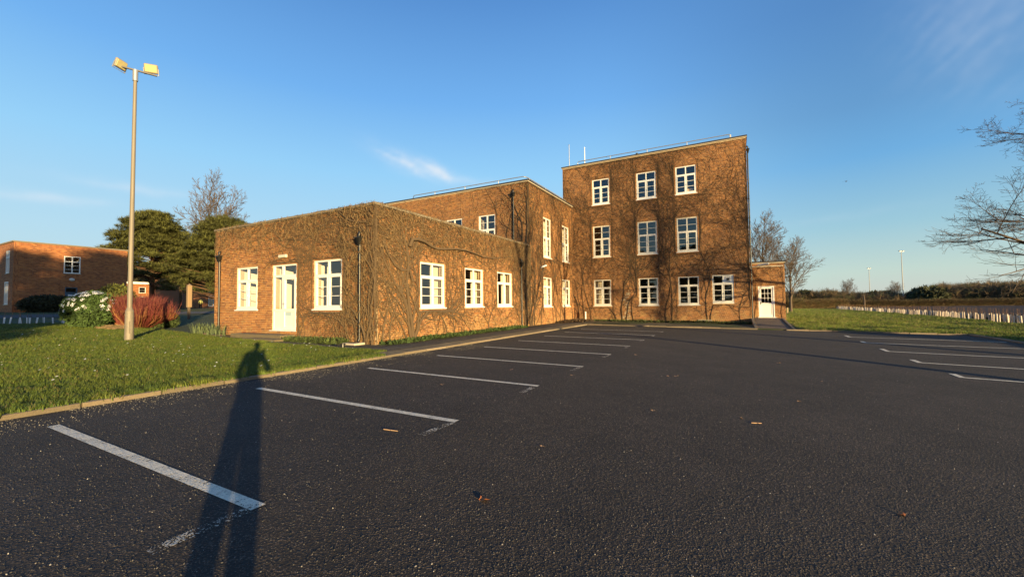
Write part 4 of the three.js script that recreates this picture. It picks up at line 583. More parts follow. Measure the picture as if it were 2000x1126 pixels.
// ---------------------------------------------------------------- neighbouring buildings
M.leftBrick = (() => { // too far to pick single bricks apart: coursed colour only
  const r = rng(71), rows = 32, cols = 10, col = []; for (let k = 0; k < rows * cols * 2; k++) { const b = palette[Math.floor(r() * 8)], m = .92 + .16 * r(); col.push([b[0] * m * .82, b[1] * m * .72, b[2] * m * .8]); }
  const t = tex(512, (u, v) => { const y = v * rows, row = Math.floor(y), fy = y - row, x = u * cols + (row % 2 ? .5 : 0), c = Math.floor(x), fx = x - c, mort = fy < .13 || fx < .045, q = col[(row * cols + (c % cols)) % col.length]; return mort ? [sr(.27), sr(.18), sr(.11)] : [sr(q[0]), sr(q[1]), sr(q[2])]; });
  t.repeat.set(1 / 2.25, 1 / 2.4); return new THREE.MeshStandardMaterial({ map: t, roughness: .95, side: THREE.DoubleSide });
})();
function simpleWindow(parent, w, h, cols, rows, tr) { const g = new THREE.Group(); g.name = 'window'; parent.add(g); const f = new MB(), F = .07; f.box(0, F, 0, h, -.08, .02).box(w - F, w, 0, h, -.08, .02).box(F, w - F, h - F, h, -.08, .019).box(F, w - F, 0, F, -.08, .019); for (let i = 1; i < cols; i++) f.box(w * i / cols - .04, w * i / cols + .04, F, h - F, -.08, .018); if (tr) f.box(F, w - F, h * tr - .04, h * tr + .04, -.08, .017); part(g, 'frame', f.geo(), M.upvc); for (let j = 1; j < rows; j++) part(g, 'glazing_bar', boxG(F, w - F, (tr ? h * tr : h) * j / rows - .012, (tr ? h * tr : h) * j / rows + .012, -.06, -.02), M.upvc); for (let i = 0; i < cols; i++) part(g, 'pane', new MB().quad([w * i / cols, 0, -.045], [w * (i + 1) / cols, 0, -.045], [w * (i + 1) / cols, h, -.045], [w * i / cols, h, -.045]).geo(), M.glass); part(g, 'sill', boxG(-.05, w + .05, -.07, 0, -.08, .07), M.stoneEdge); return g; }
function facade(parent, s0, s1, y0, y1, holes, pos, turn, mat) { const w = part(parent, 'wall', wallShape(s0, s1, y0, y1, holes), mat); w.position.set(...pos); w.rotation.y = turn; return w; }
{ // two storey brick block across the lawn
  const XL = -58, y0 = 1.30, top = 7.72, zN = -11.65, zF = -19.4, b = thing('brick_block', 'two storey brown brick block across the lawn with blue door, mostly in shade', 'building');
  const s = z => -z, dz = [-15.0, -15.88], wz = [-14.88, -16.05];
  facade(b, s(zN) + .302, s(zF), y0 - 1, top, [[-dz[0], -dz[1], y0 + .05, y0 + 2.35], [-wz[0], -wz[1], 5.05, 6.72]], [XL, 0, 0], Math.PI / 2, M.leftBrick);
  facade(b, XL - 9, XL, y0 - 1, top, [[XL - 2.15, XL - 1.15, 4.9, 7.0], [XL - 2.4, XL - 1.3, 2.0, 4.1]], [0, 0, zN], 0, M.leftBrick);
  part(b, 'wall', new MB().box(XL - 9, XL - .301, y0 - 1, top, zF - .3, zF - .001).box(XL - 9.3, XL - 9.001, y0 - 1, top, zF, zN).geo(), M.backBrick);
  part(b, 'wall', boxG(XL - .3, XL, y0 - 1, top, zF - .3, zF - .001), M.leftBrick);
  part(b, 'roof', boxG(XL - 9.35, XL + .08, top + .002, top + .13, zF - .38, zN + .08), M.coping); part(b, 'floor', boxG(XL - 9, XL - .31, 4.3, 4.4, zF, zN - .31), M.floorBoard); part(b, 'partition', boxG(XL - 4.1, XL - 4, y0, top, zF + .01, zN - .31), M.roomWall);
  const w1 = simpleWindow(b, 1.17, 1.67, 2, 3, .68); w1.position.set(XL, 5.05, wz[0]); w1.rotation.y = Math.PI / 2;
  const w2 = simpleWindow(b, 1, 2.1, 2, 3, .7); w2.position.set(XL - 2.15, 4.9, zN); const w3 = simpleWindow(b, 1.1, 2.1, 2, 3, .7); w3.position.set(XL - 2.4, 2.0, zN);
  const d = new THREE.Group(); d.name = 'door'; d.userData.label = 'blue door with a small white notice'; b.add(d); d.position.set(XL, y0 + .05, dz[0]); d.rotation.y = Math.PI / 2; const blue = std(.06, .11, .17, .5); part(d, 'leaf', new MB().box(.07, .81, .02, 1.75, -.1, -.05).geo(), blue); part(d, 'frame', new MB().box(0, .07, 0, 2.3, -.12, .01).box(.81, .88, 0, 2.3, -.12, .01).box(.07, .81, 2.23, 2.3, -.12, .009).box(.07, .81, 1.75, 1.82, -.12, .009).geo(), blue); part(d, 'pane', new MB().quad([.07, 1.82, -.07], [.81, 1.82, -.07], [.81, 2.23, -.07], [.07, 2.23, -.07]).geo(), M.glass); part(d, 'notice', boxG(.24, .66, 1.45, 1.58, -.05, -.044), M.white); part(d, 'handle', boxG(.72, .77, .95, 1.1, -.05, -.02), M.galv);
  part(b, 'door_surround', new MB().box(-.35 - dz[0], -.002 - dz[0], y0, y0 + 2.75, 0, .06).box(-dz[1] + .002, -dz[1] + .35, y0, y0 + 2.75, 0, .06).box(-dz[0], -dz[1], y0 + 2.36, y0 + 2.75, 0, .06).geo(), M.leftBrick).applyMatrix4(new THREE.Matrix4().makeRotationY(Math.PI / 2).setPosition(XL + .002, 0, 0));
  const l = thing('bulkhead_light', 'round pale bulkhead light above the blue door', 'light', [XL + .06, 4.42, -15.45], Math.PI / 2); part(l, 'lens', at(new THREE.SphereGeometry(.2, 14, 10).scale(1, .72, .5), 0, 0, .02), std(.6, .58, .5, .4)); part(l, 'rim', at(new THREE.TorusGeometry(.19, .025, 6, 18).scale(1, .75, 1), 0, 0, .02), M.steelPaint);
  part(b, 'door_step', boxG(XL + .002, XL + 1.2, y0 - .4, y0 + .04, -16.4, -14.5), M.concrete);
}
// long brick range far beyond the pines
{
  const P0 = atDist(196, 112), P1 = atDist(366, 118), dx = P1.x - P0.x, dz = P1.z - P0.z, L = Math.hypot(dx, dz), turn = Math.atan2(-dz, dx), y = 1.2;
  const b = thing('brick_range', 'long sunlit orange brick range beyond the pines with rows of white windows', 'building', [P0.x, y, P0.z], turn), holes = [], H = 5.3;
  const ws = []; for (let x = 1.2; x < L - 1.2; x += 2.35) { ws.push([x, 1.0, .95, 1.7]); if (x > 4) ws.push([x - .05, 3.5, 1.15, 1.15]); }
  facade(b, 0, L, -.6, H, ws.map(([x, yy, w, h]) => [x, x + w, yy, yy + h]), [0, 0, 0], 0, M.leftBrick); for (const [x, yy, w, h] of ws) { const g = simpleWindow(b, w, h, 1, 2, 0); g.position.set(x, yy, 0); }
  part(b, 'wall', new MB().box(0, L, -.6, H, -8.3, -8.001).box(0, .3, -.6, H, -8, -.301).box(L - .3, L, -.6, H, -8, -.301).geo(), M.backBrick); part(b, 'fascia', boxG(-.1, L * .62, H + .002, H + .42, -.2, .22), M.white); part(b, 'roof', boxG(-.1, L + .1, H + .45, H + .65, -8.4, .3), M.bitumen); part(b, 'partition', boxG(.31, L - .31, -.5, H, -4, -3.9), M.roomWall);
  const Q0 = atDist(364, 104), Q1 = atDist(432, 110), ex = Q1.x - Q0.x, ez = Q1.z - Q0.z, K = Math.hypot(ex, ez), t2 = Math.atan2(-ez, ex);
  const c = thing('brick_wing', 'brown brick wing beside the wooden post, dappled by pine shadows, behind the walker', 'building', [Q0.x, y, Q0.z], t2), xs = K * (405 - 364) / 68; facade(c, 0, K, -.6, 6.4, [[xs, xs + 1.3, .6, 2.9], [xs, xs + 1.3, 3.6, 5.6]], [0, 0, 0], 0, M.leftBrick); for (const [yy, h] of [[.6, 2.3], [3.6, 2]]) { const g = simpleWindow(c, 1.3, h, 1, 2, 0); g.position.set(xs, yy, 0); }
  part(c, 'wall', new MB().box(0, K, -.6, 6.4, -8.3, -8.001).box(0, .3, -.6, 6.4, -8, -.301).box(K - .3, K, -.6, 6.4, -8, -.301).geo(), M.backBrick); part(c, 'roof', boxG(-.1, K + .1, 6.402, 6.6, -8.4, .2), M.bitumen); part(c, 'partition', boxG(.31, K - .31, -.5, 6.4, -3, -2.9), M.roomWall);
}
// ---------------------------------------------------------------- lamp post with two floodlights
{
  const P = V(-19.593, gy(-19.593, -6.755) + UP, -6.755), t = thing('lamp_post', 'tall galvanised lamp post on the lawn carrying two square floodlights', 'lamp post', [P.x, P.y - .05, P.z]);
  const poleM = std(.28, .245, .19, .6, { map: rep(grainTex, 1, .4), metalness: .15 });
  part(t, 'base', at(cyl(.135, .125, 1.12, 20), 0, 0, 0), poleM); const cap = at(cyl(.122, .075, .14, 20), 0, 1.12, 0); part(t, 'shoulder', cap, poleM); part(t, 'pole', cyl(.078, .055, 9.0, 18, .9), poleM); part(t, 'sleeve', cyl(.082, .082, .42, 18, 9.74), M.galv);
  part(t, 'inspection_door', boxG(.05, .14, .3, .75, -.05, .05), poleM);
  const yaw = .60; part(t, 'crossbar', new MB().box(-.62, .62, 10.13, 10.18, -.03, .03).geo().rotateY(1.22), std(.12, .11, .10, .6));
  const flood = (px, py, turn, tilt, label) => { const d = ray(px, py), k = Math.hypot(P.x, P.z) / Math.hypot(d[0], d[2]), Q = V(d[0] * k - P.x, CAM.h + d[1] * k - P.y + .05, d[2] * k - P.z), g = new THREE.Group(); g.name = 'floodlight'; g.userData.label = label; t.add(g); g.position.set(Q.x, Q.y, Q.z); g.rotation.order = 'YXZ'; g.rotation.set(tilt, turn, 0); g.scale.setScalar(.84); const casing = std(.30, .25, .19, .5); part(g, 'housing', at(new RoundedBoxGeometry(.52, .40, .12, 3, .07), 0, 0, -.03), casing); part(g, 'lens', at(new RoundedBoxGeometry(.43, .31, .03, 3, .014), 0, 0, .03), std(.52, .45, .22, .25)); part(g, 'heat_sink', at(new RoundedBoxGeometry(.24, .22, .1, 2, .02), 0, 0, -.13), M.steelPaint); part(g, 'bracket', new MB().box(-.28, -.262, -.25, .02, -.05, .0).box(.262, .28, -.25, .02, -.05, .0).box(-.28, .28, -.265, -.25, -.05, 0).geo(), M.galv); };
  flood(236, 126, 2.05, .35, 'floodlight turned away to the side'); flood(294, 134, .9, .30, 'floodlight with sunlit yellow lens');
}
// posts, stakes and masts
{ const P = V(...onGround(368, 624).toArray()), h = heightAt(P, 368, 559) - P.y; const t = thing('wooden_post', 'stout wooden post with thinner dark foot beside the far path', 'post', [P.x, P.y + UP - .1, P.z]); part(t, 'foot', cyl(.10, .10, h * .42, 10), M.bark); part(t, 'timber', at(new RoundedBoxGeometry(.27, h * .66, .27, 2, .05), .02, h * .42 + h * .30, 0), std(.30, .20, .11, .9)); part(t, 'top_cap', at(new THREE.ConeGeometry(.17, .12, 8), .02, h * 1.06 + .04, 0), std(.34, .24, .14, .9)); part(t, 'band', at(cyl(.14, .14, .06, 10), 0, h * .40, 0), M.steelPaint); }
function guard(name, label, P, h, group, r, mat) { const t = thing(name, label, 'tree guard', [P.x, P.y + UP - .02, P.z], r() * 6, group); t.rotation.z = (r() - .5) * .14; t.rotation.x = (r() - .5) * .14; return t; }
const guardG = [0, 1, 2].map(k => cyl(.046, .052, .47 + k * .05, 7)), caneG = cyl(.011, .011, .66, 5), whipG = (() => { const m = new MB(), r = rng(45); m.tube([[.0, .5, 0], [.01, .72, .0], [.03, .95, .01]], [.006, .005, .003], 4); for (let k = 0; k < 4; k++) m.tube([[.01, .62 + k * .06, 0], [.01 + (r() - .5) * .14, .78 + k * .06, (r() - .5) * .14]], [.004, .002], 3); return m.geo(); })();
const guardM = [std(.52, .44, .36, .7), std(.40, .33, .28, .7), std(.58, .51, .43, .6)], whipM = std(.22, .12, .06, .9);
{
  const r = rng(812); let n = 0;
  for (let z = -24; z > -97 && n < 296; z -= .49) for (const row of [0, 1]) { const X = 15.75 + row * .45 + (r() - .5) * .12 + (z < -80 ? (-80 - z) * .06 : 0), Z = z + row * .2 + (r() - .5) * .12, P = V(X, gy(X, Z), Z), t = guard('tree_guard', 'pale plastic tree guard tube in the long double row edging the ploughed field', P, .6, 'tree guards along the field', r); const k = n % 3; part(t, 'tube', guardG[k], guardM[Math.floor(r() * 3)]); part(t, 'cane', caneG, M.bark).position.set(.06, 0, 0); part(t, 'sapling', whipG, whipM); n++; }
}
for (const px of [6, 18, 36, 41, 52, 57, 70, 85, 103, 120, 124]) { const r = rng(px + 900), P = onGround(px, 633.5 + r() * 1.2), t = guard('tree_guard', 'white plastic tree guard tube in the shaded row below the brick block', P, 1, 'tree guards on the shaded lawn', r); t.scale.setScalar(.72); t.rotation.z = (r() - .5) * .25; part(t, 'tube', guardG[1], M.white); part(t, 'cane', caneG, M.bark).position.set(.06, 0, 0); part(t, 'sapling', whipG, whipM); }
function mast(px, pyTop, d, label) { const P = atDist(px, d), h = heightAt(P, px, pyTop) - P.y, t = thing('floodlight_mast', label, 'mast', [P.x, P.y, P.z], .4); part(t, 'pole', cyl(.15, .08, h, 12), std(.34, .34, .33, .6)); part(t, 'head_frame', boxG(-.6, .6, h - .06, h + .03, -.07, .07), M.galv); for (const x of [-.42, .42]) part(t, 'lamp_head', at(new RoundedBoxGeometry(.5, .16, .6, 2, .05).rotateX(.2), x, h + .12, .1), std(.42, .41, .39, .6)); return t; }
mast(1701, 524, 215, 'shorter floodlight mast beyond the hedge'); mast(1766, 490, 168, 'taller floodlight mast beyond the hedge');
{ const P = atDist(1689, 96); const t = thing('field_post', 'weathered post standing out of the field hedge', 'post', [P.x, P.y, P.z]); part(t, 'shaft', new MB().tube([[0, -.1, 0], [.05, 1.6, 0], [-.05, 2.6, 0]], [.13, .11, .09], 7).geo(), M.bark); part(t, 'top', at(new THREE.ConeGeometry(.1, .16, 7), -.05, 2.66, 0), M.bark); }
{ const P = onGround(1539, 614); const t = thing('marker_post', 'short pale marker post on the grass past the annex', 'post', [P.x, P.y + UP - .1, P.z]); part(t, 'stake', boxG(-.06, .06, 0, .75, -.05, .05), std(.5, .36, .22, .8)); part(t, 'cap', boxG(-.075, .075, .75, .79, -.065, .065), std(.55, .42, .28, .8)); }
// ---------------------------------------------------------------- shrubs, hedges, skyline woods
const leafG = (() => { const m = new MB(); m.quad([0, 0, 0], [.035, .05, .012], [0, .12, 0], [-.035, .05, .012]); return m.geo(); })();
const bigLeafG = (() => { const m = new MB(), r = rng(4); for (let k = 0; k < 7; k++) { const a = r() * 6.28, e = r() * 1.4 - .2, c = Math.cos(a) * Math.cos(e), s = Math.sin(a) * Math.cos(e), y = Math.sin(e), L = .12 + .06 * r(), w = .032; m.quad([0, 0, 0], [c * L * .5 - s * w, y * L * .5, s * L * .5 + c * w], [c * L, y * L - .01, s * L], [c * L * .5 + s * w, y * L * .5 + .01, s * L * .5 - c * w]); } return m.geo(); })();
const twigSprayG = (() => { const m = new MB(), r = rng(6); for (let k = 0; k < 9; k++) { const a = r() * 6.28, e = .2 + 1.2 * r(), L = .25 + .3 * r(); const p = [Math.cos(a) * Math.cos(e) * L, Math.sin(e) * L, Math.sin(a) * Math.cos(e) * L]; m.tube([[0, 0, 0], [p[0] * .5, p[1] * .55, p[2] * .5], p], [.009, .007, .003], 3, false); } return m.geo(); })();
const tint = std(1, 1, 1, .85);
function cloud(list, r, N, C, rx, ry, rz, col, { shell = .55, s = [.8, 1.4], up = 0 } = {}) { const mx = new THREE.Matrix4(), q = new THREE.Quaternion(), e = new THREE.Euler(), c = new THREE.Color(); for (let k = 0; k < N; k++) { let x, y, z, d; do { x = r() * 2 - 1; y = r() * 2 - 1; z = r() * 2 - 1; d = Math.hypot(x, y, z); } while (d > 1 || d < shell * r()); e.set((r() - .5) * (up ? 1 : 6), r() * 6.3, (r() - .5) * (up ? 1 : 6)); q.setFromEuler(e); const sc = lerp(s[0], s[1], r()), py = C.y + y * ry; if (py < .02) continue; mx.compose(V(C.x + x * rx, py, C.z + z * rz), q, V(sc, sc, sc)); const m = .7 + .6 * r(); c.setRGB(col[0] * m, col[1] * m, col[2] * m); list.push([mx.clone(), c.clone()]); } }
function shrubBase(name, label, P) { return thing(name, label, 'shrub', [P.x, P.y + UP, P.z]); }
const px2m = (P, px) => px / CAM.f * (-(P.x * Math.sin(CAM.psi) + P.z * Math.cos(CAM.psi)));
{ // white flowered evergreen
  const P = onGround(178, 641), r = rng(950), t = shrubBase('flowering_shrub', 'rounded evergreen shrub dotted with white flower heads beside the red stems', P), L = []; cloud(L, r, 3000, V(0, .85, 0), 1.08, .9, 1.05, [.055, .10, .022], { s: [.9, 1.6] }); cloud(L, r, 900, V(.8, .55, .2), .6, .6, .6, [.055, .10, .022], { s: [.9, 1.6] }); inst(t, 'leaves', bigLeafG, tint, L);
  const st = new MB(); for (let k = 0; k < 9; k++) { const a = r() * 6.28; st.tube([[0, 0, 0], [Math.cos(a) * .4, .7, Math.sin(a) * .4], [Math.cos(a) * .6, 1.2, Math.sin(a) * .6]], [.03, .022, .01], 5); } part(t, 'branches', st.geo(), M.bark);
  const fl = (() => { const m = new MB(), q = rng(8); for (let k = 0; k < 16; k++) { const a = q() * 6.28, d = .085 * Math.sqrt(q()), x = Math.cos(a) * d, z = Math.sin(a) * d, y = .03 - d * d * 3; m.quad([x - .022, y, z], [x, y + .006, z - .022], [x + .022, y, z], [x, y + .006, z + .022]); } return m.geo(); })();
  for (let k = 0; k < 170; k++) { const a = r() * 6.28, e = -.1 + 1.5 * r(), n = V(Math.cos(a) * Math.cos(e), Math.sin(e), Math.sin(a) * Math.cos(e)), m = part(t, 'flower_head', fl, M.white); m.position.set(n.x * 1.12, .85 + n.y * .95, n.z * 1.1); m.quaternion.setFromUnitVectors(V(0, 1, 0), n.lerp(V(0, 1, 0), .12).normalize()); m.scale.setScalar(.7 + .5 * r()); }
}
{ // red stemmed dogwood
  const P = onGround(264, 640), r = rng(960), t = shrubBase('red_stem_shrub', 'wide thicket of bare red stems behind the lamp post', P), st = new MB(), lo = new MB();
  for (let k = 0; k < 1500; k++) { const cx = (r() - .5) * 3.9 + .35, cz = (r() - .5) * 1.4, a = Math.atan2(cz, cx) + (r() - .5) * 1.2, out = .25 + .75 * r(), h = (.85 + .75 * r()) * (1 - .06 * cx * cx), b = [cx * .62, 0, cz * .6], q = [cx + Math.cos(a) * out * .28, h * .55, cz + Math.sin(a) * out * .25], e = [cx + Math.cos(a) * out * .55, h, cz + Math.sin(a) * out * .5]; (k % 3 ? st : lo).tube([b, q, e], k % 4 ? [.010, .008, .003] : [.014, .010, .004], 3, false); if (k % 4) for (let j = 0; j < 3; j++) { const f = .45 + .4 * r(), bx = lerp(q[0], e[0], f), by = lerp(q[1], e[1], f), bz = lerp(q[2], e[2], f); st.tube([[bx, by, bz], [bx + (r() - .5) * .35, by + .2 + .25 * r(), bz + (r() - .5) * .35]], [.006, .002], 3, false); } }
  part(t, 'red_stems', st.geo(), std(.20, .042, .032, .7), null, 'stuff'); part(t, 'old_stems', lo.geo(), std(.36, .17, .06, .8), null, 'stuff');
}
{ const P = onGround(312, 640), r = rng(970), t = shrubBase('low_shrub', 'low dark green shrub below the red stems', P), L = []; cloud(L, r, 2600, V(0, .32, 0), 1.15, .5, .7, [.05, .075, .018], { s: [.7, 1.3] }); inst(t, 'leaves', bigLeafG, tint, L); const m = new MB(); for (let k = 0; k < 7; k++) m.tube([[0, 0, 0], [(r() - .5) * 1.2, .3 + .2 * r(), (r() - .5) * .7]], [.02, .008], 4); part(t, 'branches', m.geo(), M.bark); }
{ const P = onGround(222, 644), r = rng(975), t = shrubBase('mulch_heap', 'heap of pale dry stems at the shrub foot', P), m = new MB(); for (let k = 0; k < 420; k++) { const x = (r() - .5) * 2.1, z = (r() - .5) * .9, h = .22 * Math.exp(-x * x * 1.2 - z * z * 3), a = r() * 6.28, l = .12 + .2 * r(); m.tube([[x, h * r(), z], [x + Math.cos(a) * l, h * r() + .02 + .05 * r(), z + Math.sin(a) * l]], [.008, .004], 3, false); } part(t, 'dry_stems', m.geo(), std(.34, .24, .12, .95), null, 'stuff'); t.userData.category = 'mulch'; }
{ const P = onGround(206, 634), r = rng(977), t = shrubBase('yellow_shrub', 'taller yellow green shrub behind the white flowers', V(P.x - 1.2, P.y, P.z - .8)), L = []; cloud(L, r, 1500, V(0, 1.35, 0), 1.0, .95, .9, [.10, .11, .02], { s: [.8, 1.5] }); inst(t, 'leaves', bigLeafG, tint, L); const m = new MB(); for (let k = 0; k < 9; k++) { const a = r() * 6.28; m.tube([[0, 0, 0], [Math.cos(a) * .4, 1.1, Math.sin(a) * .4], [Math.cos(a) * .7, 2, Math.sin(a) * .7]], [.025, .015, .006], 4); } part(t, 'branches', m.geo(), M.bark); }
{ const P = V(-56.4, gy(-56.4, -13.6), -13.6), r = rng(978), t = shrubBase('dark_bush', 'wide dark bush against the shaded brick block', P), L = []; cloud(L, r, 3000, V(0, .7, 0), 1.1, .85, 2.0, [.035, .04, .018], { s: [1, 2] }); inst(t, 'leaves', bigLeafG, tint, L); const m = new MB(); for (let k = 0; k < 9; k++) m.tube([[0, 0, 0], [(r() - .5) * 1.2, .7, (r() - .5) * 2.4]], [.03, .01], 4); part(t, 'branches', m.geo(), M.bark); }
{ // spiky leaves at the wing corner
  for (const [x, z, n, label] of [[-21.3, -9.95, 130, 'clump of strap leaved plants at the end corner of the wing'], [-20.0, -9.9, 70, 'small strap leaved clump below the end window']]) { const r = rng(n + 5), t = thing('strap_plant', label, 'plant', [x, lawnY(x, z), z]), m = new MB(); for (let k = 0; k < n; k++) { const a = r() * 6.28, l = .25 + .35 * r(), bx = (r() - .5) * 1.0, bz = (r() - .5) * .5, dx = Math.cos(a), dz = Math.sin(a), w = .012; m.quad([bx - dz * w, 0, bz + dx * w], [bx + dz * w, 0, bz - dx * w], [bx + dx * l * .25 + dz * w, l * .7, bz + dz * l * .25 - dx * w], [bx + dx * l * .25 - dz * w, l * .7, bz + dz * l * .25 + dx * w]).tri([bx + dx * l * .25 + dz * w, l * .7, bz + dz * l * .25 - dx * w], [bx + dx * l * .5, l * .95, bz + dz * l * .5], [bx + dx * l * .25 - dz * w, l * .7, bz + dz * l * .25 + dx * w]); } part(t, 'leaves', m.geo(), std(.12, .16, .07, .7), null, 'stuff'); part(t, 'crown', at(new THREE.SphereGeometry(.12, 8, 6).scale(3, .4, 1.6), 0, .02, 0), M.bark); }
}
function groundCover(name, label, x0, x1, z0, z1, n, col, h, seed) { const r = rng(seed), L = [], mx = new THREE.Matrix4(), q = new THREE.Quaternion(), e = new THREE.Euler(), c = new THREE.Color(); for (let k = 0; k < n; k++) { const x = lerp(x0, x1, r()), z = lerp(z0, z1, r()); if (nV(x / 7, z / 7) < .35) continue; e.set((r() - .5) * 1.2, r() * 6.3, (r() - .5) * 1.2); q.setFromEuler(e); const s = .5 + .8 * r(); mx.compose(V(x, lawnY(x, z) + h * r(), z), q, V(s, s, s)); const m = .6 + .8 * r(); c.setRGB(col[0] * m, col[1] * m, col[2] * m); L.push([mx.clone(), c.clone()]); } return addTop(inst(null, 'x', bigLeafG, tint, L), name, label, 'ground cover', null, 'stuff'); }
groundCover('ground_cover', 'leafy green weeds along the foot of the side wall', -10.85, -10.3, -21, -10.4, 1300, [.06, .10, .025], .06, 1201);
groundCover('ground_cover', 'leafy weeds between the step and the black pipe', -14.9, -12.1, -10.25, -9.5, 1300, [.07, .10, .025], .10, 1202);
groundCover('ground_cover', 'brown litter in the inner corner bed', -10.8, -9, -30, -26.5, 1600, [.10, .065, .035], .06, 1203);
groundCover('ground_cover', 'weeds along the foot of the tall block', -9, .9, -30.2, -29.2, 2000, [.07, .085, .025], .09, 1204);
{ // evergreen bush off to the right that shades the grass edge
  const P = V(16.5, gy(16.5, -17.6), -17.6), r = rng(979), t = shrubBase('evergreen_bush', 'low evergreen bush at the field edge', P), L = []; cloud(L, r, 2600, V(0, .6, 0), 1.3, .75, 1.3, [.04, .06, .02], { s: [.9, 1.6] }); inst(t, 'leaves', bigLeafG, tint, L); const m = new MB(); for (let k = 0; k < 7; k++) m.tube([[0, 0, 0], [(r() - .5) * 1.4, .6, (r() - .5) * 1.4]], [.03, .01], 4); part(t, 'branches', m.geo(), M.bark);
}
// clipped hedge along the far side of the field and the skyline trees behind it
{
  const r = rng(1300), hed = (label, A, B, h, w, n, col, col2) => { const t = thing('hedge', label, 'hedge', [A.x, A.y, A.z], Math.atan2(-(B.z - A.z), B.x - A.x)), L = Math.hypot(B.x - A.x, B.z - A.z), list = [], mx = new THREE.Matrix4(), q = new THREE.Quaternion(), e = new THREE.Euler(), c = new THREE.Color(); for (let k = 0; k < n; k++) { e.set((r() - .5) * 2, r() * 6.3, (r() - .5) * 2); q.setFromEuler(e); const s = .8 + 1.0 * r(), x = L * r(), y = h * Math.sqrt(r()) * (.93 + .1 * Math.sin(x * .7) * Math.sin(x * .23)); mx.compose(V(x, y, (r() - .5) * w), q, V(s, s, s)); const m = .6 + .8 * r(), k2 = nV(x / 30, y / 9); c.setRGB(lerp(col[0], col2[0], k2) * m, lerp(col[1], col2[1], k2) * m, lerp(col[2], col2[2], k2) * m); list.push([mx.clone(), c.clone()]); } inst(t, 'twigs', twigSprayG, tint, list); part(t, 'core', boxG(0, L, .05, h * .72, -w * .28, w * .28), M.vineDark); return t; };
  hed('long clipped brown hedge across the far side of the ploughed field', atDist(1575, 122), atDist(2060, 150), 1.15, 1.3, 26000, [.13, .078, .038], [.105, .09, .036]);
  hed('loose scrubby hedge between the lawn and the field corner', atDist(1532, 95), atDist(1645, 110), 1.35, 2.0, 11000, [.17, .095, .04], [.11, .10, .035]);
  // distant wood: one mass nobody could count
  const list = [], mx = new THREE.Matrix4(), q = new THREE.Quaternion(), e = new THREE.Euler(), c = new THREE.Color();
  const prof = [[1530, 572], [1600, 573], [1650, 572], [1690, 578], [1720, 575], [1780, 578], [1800, 566], [1850, 560], [1900, 557], [1960, 556], [2010, 554], [2200, 545], [2420, 550]];
  for (let k = 0; k < 30000; k++) { const px = lerp(1520, 2420, r()), d = 165 + 70 * r(), P = atDist(Math.min(px, 2400), d); let i = 1; while (i < prof.length - 1 && px > prof[i][0]) i++; const top = lerp(prof[i - 1][1], prof[i][1], clamp((px - prof[i - 1][0]) / (prof[i][0] - prof[i - 1][0]), 0, 1)) + 7 * (nV(px / 160, .3) - .5) + 5 * (nW(px / 110, .7) - .5); const hh = Math.max(1.5, heightAt(P, px, top) - P.y), y = hh * Math.pow(r(), .7); e.set((r() - .5) * 1.6, r() * 6.3, (r() - .5) * 1.6); q.setFromEuler(e); const s = 2.2 + 2.6 * r(); mx.compose(V(P.x, P.y + Math.max(0, y - .6), P.z), q, V(s, s, s)); const ev = nV(px / 75, d / 90) > .58 ? 1 : 0, m = .7 + .6 * r(); if (ev) c.setRGB(.075 * m, .08 * m, .032 * m); else c.setRGB(.17 * m, .115 * m, .06 * m); list.push([mx.clone(), c.clone()]); }
  addTop(inst(null, 'x', twigSprayG, tint, list), 'far_wood', 'low brown winter wood along the horizon beyond the field', 'wood', null, 'stuff');
  const farWoodL = []; for (let k = 0; k < 9000; k++) { const px = lerp(150, 450, r()), d = 140 + 40 * r(), P = atDist(px, d), hh = 8 + 4 * nV(px / 60, .2), y = hh * Math.pow(r(), .7); e.set((r() - .5) * 1.6, r() * 6.3, (r() - .5) * 1.6); q.setFromEuler(e); const s = 2 + 2.4 * r(); mx.compose(V(P.x, P.y + y, P.z), q, V(s, s, s)); const m = .7 + .6 * r(); c.setRGB(.08 * m, .07 * m, .035 * m); farWoodL.push([mx.clone(), c.clone()]); }
  addTop(inst(null, 'x', twigSprayG, tint, farWoodL), 'far_wood', 'dull green wood behind the far brick range', 'wood', null, 'stuff');
}
// evergreens standing out of the skyline
for (const [px, py, d, rx, label, sd] of [[1575, 568, 170, 5, 'dark conifer crown just right of the annex skyline trees', 31], [1627, 571, 180, 6, 'dark rounded evergreen on the skyline behind the hedge end', 32], [1719, 569, 190, 9, 'dark rounded evergreen between the two masts', 33], [1740, 577, 185, 6, 'smaller dark evergreen by the tall mast foot', 34], [1815, 562, 150, 7, 'dark evergreen at the start of the long wood', 35]]) { const P = atDist(px, d), h = heightAt(P, px, py) - P.y, r = rng(sd + 1400), t = thing('skyline_tree', label, 'tree', [P.x, P.y, P.z]), L = []; cloud(L, r, 900, V(0, h * .56, 0), rx * .55, h * .46, rx * .55, [.045, .05, .02], { s: [3, 6] }); inst(t, 'crown', bigLeafG.clone().scale(1.3, 1.3, 1.3), tint, L); part(t, 'trunk', cyl(.3, .12, h * .6, 7), M.bark); }
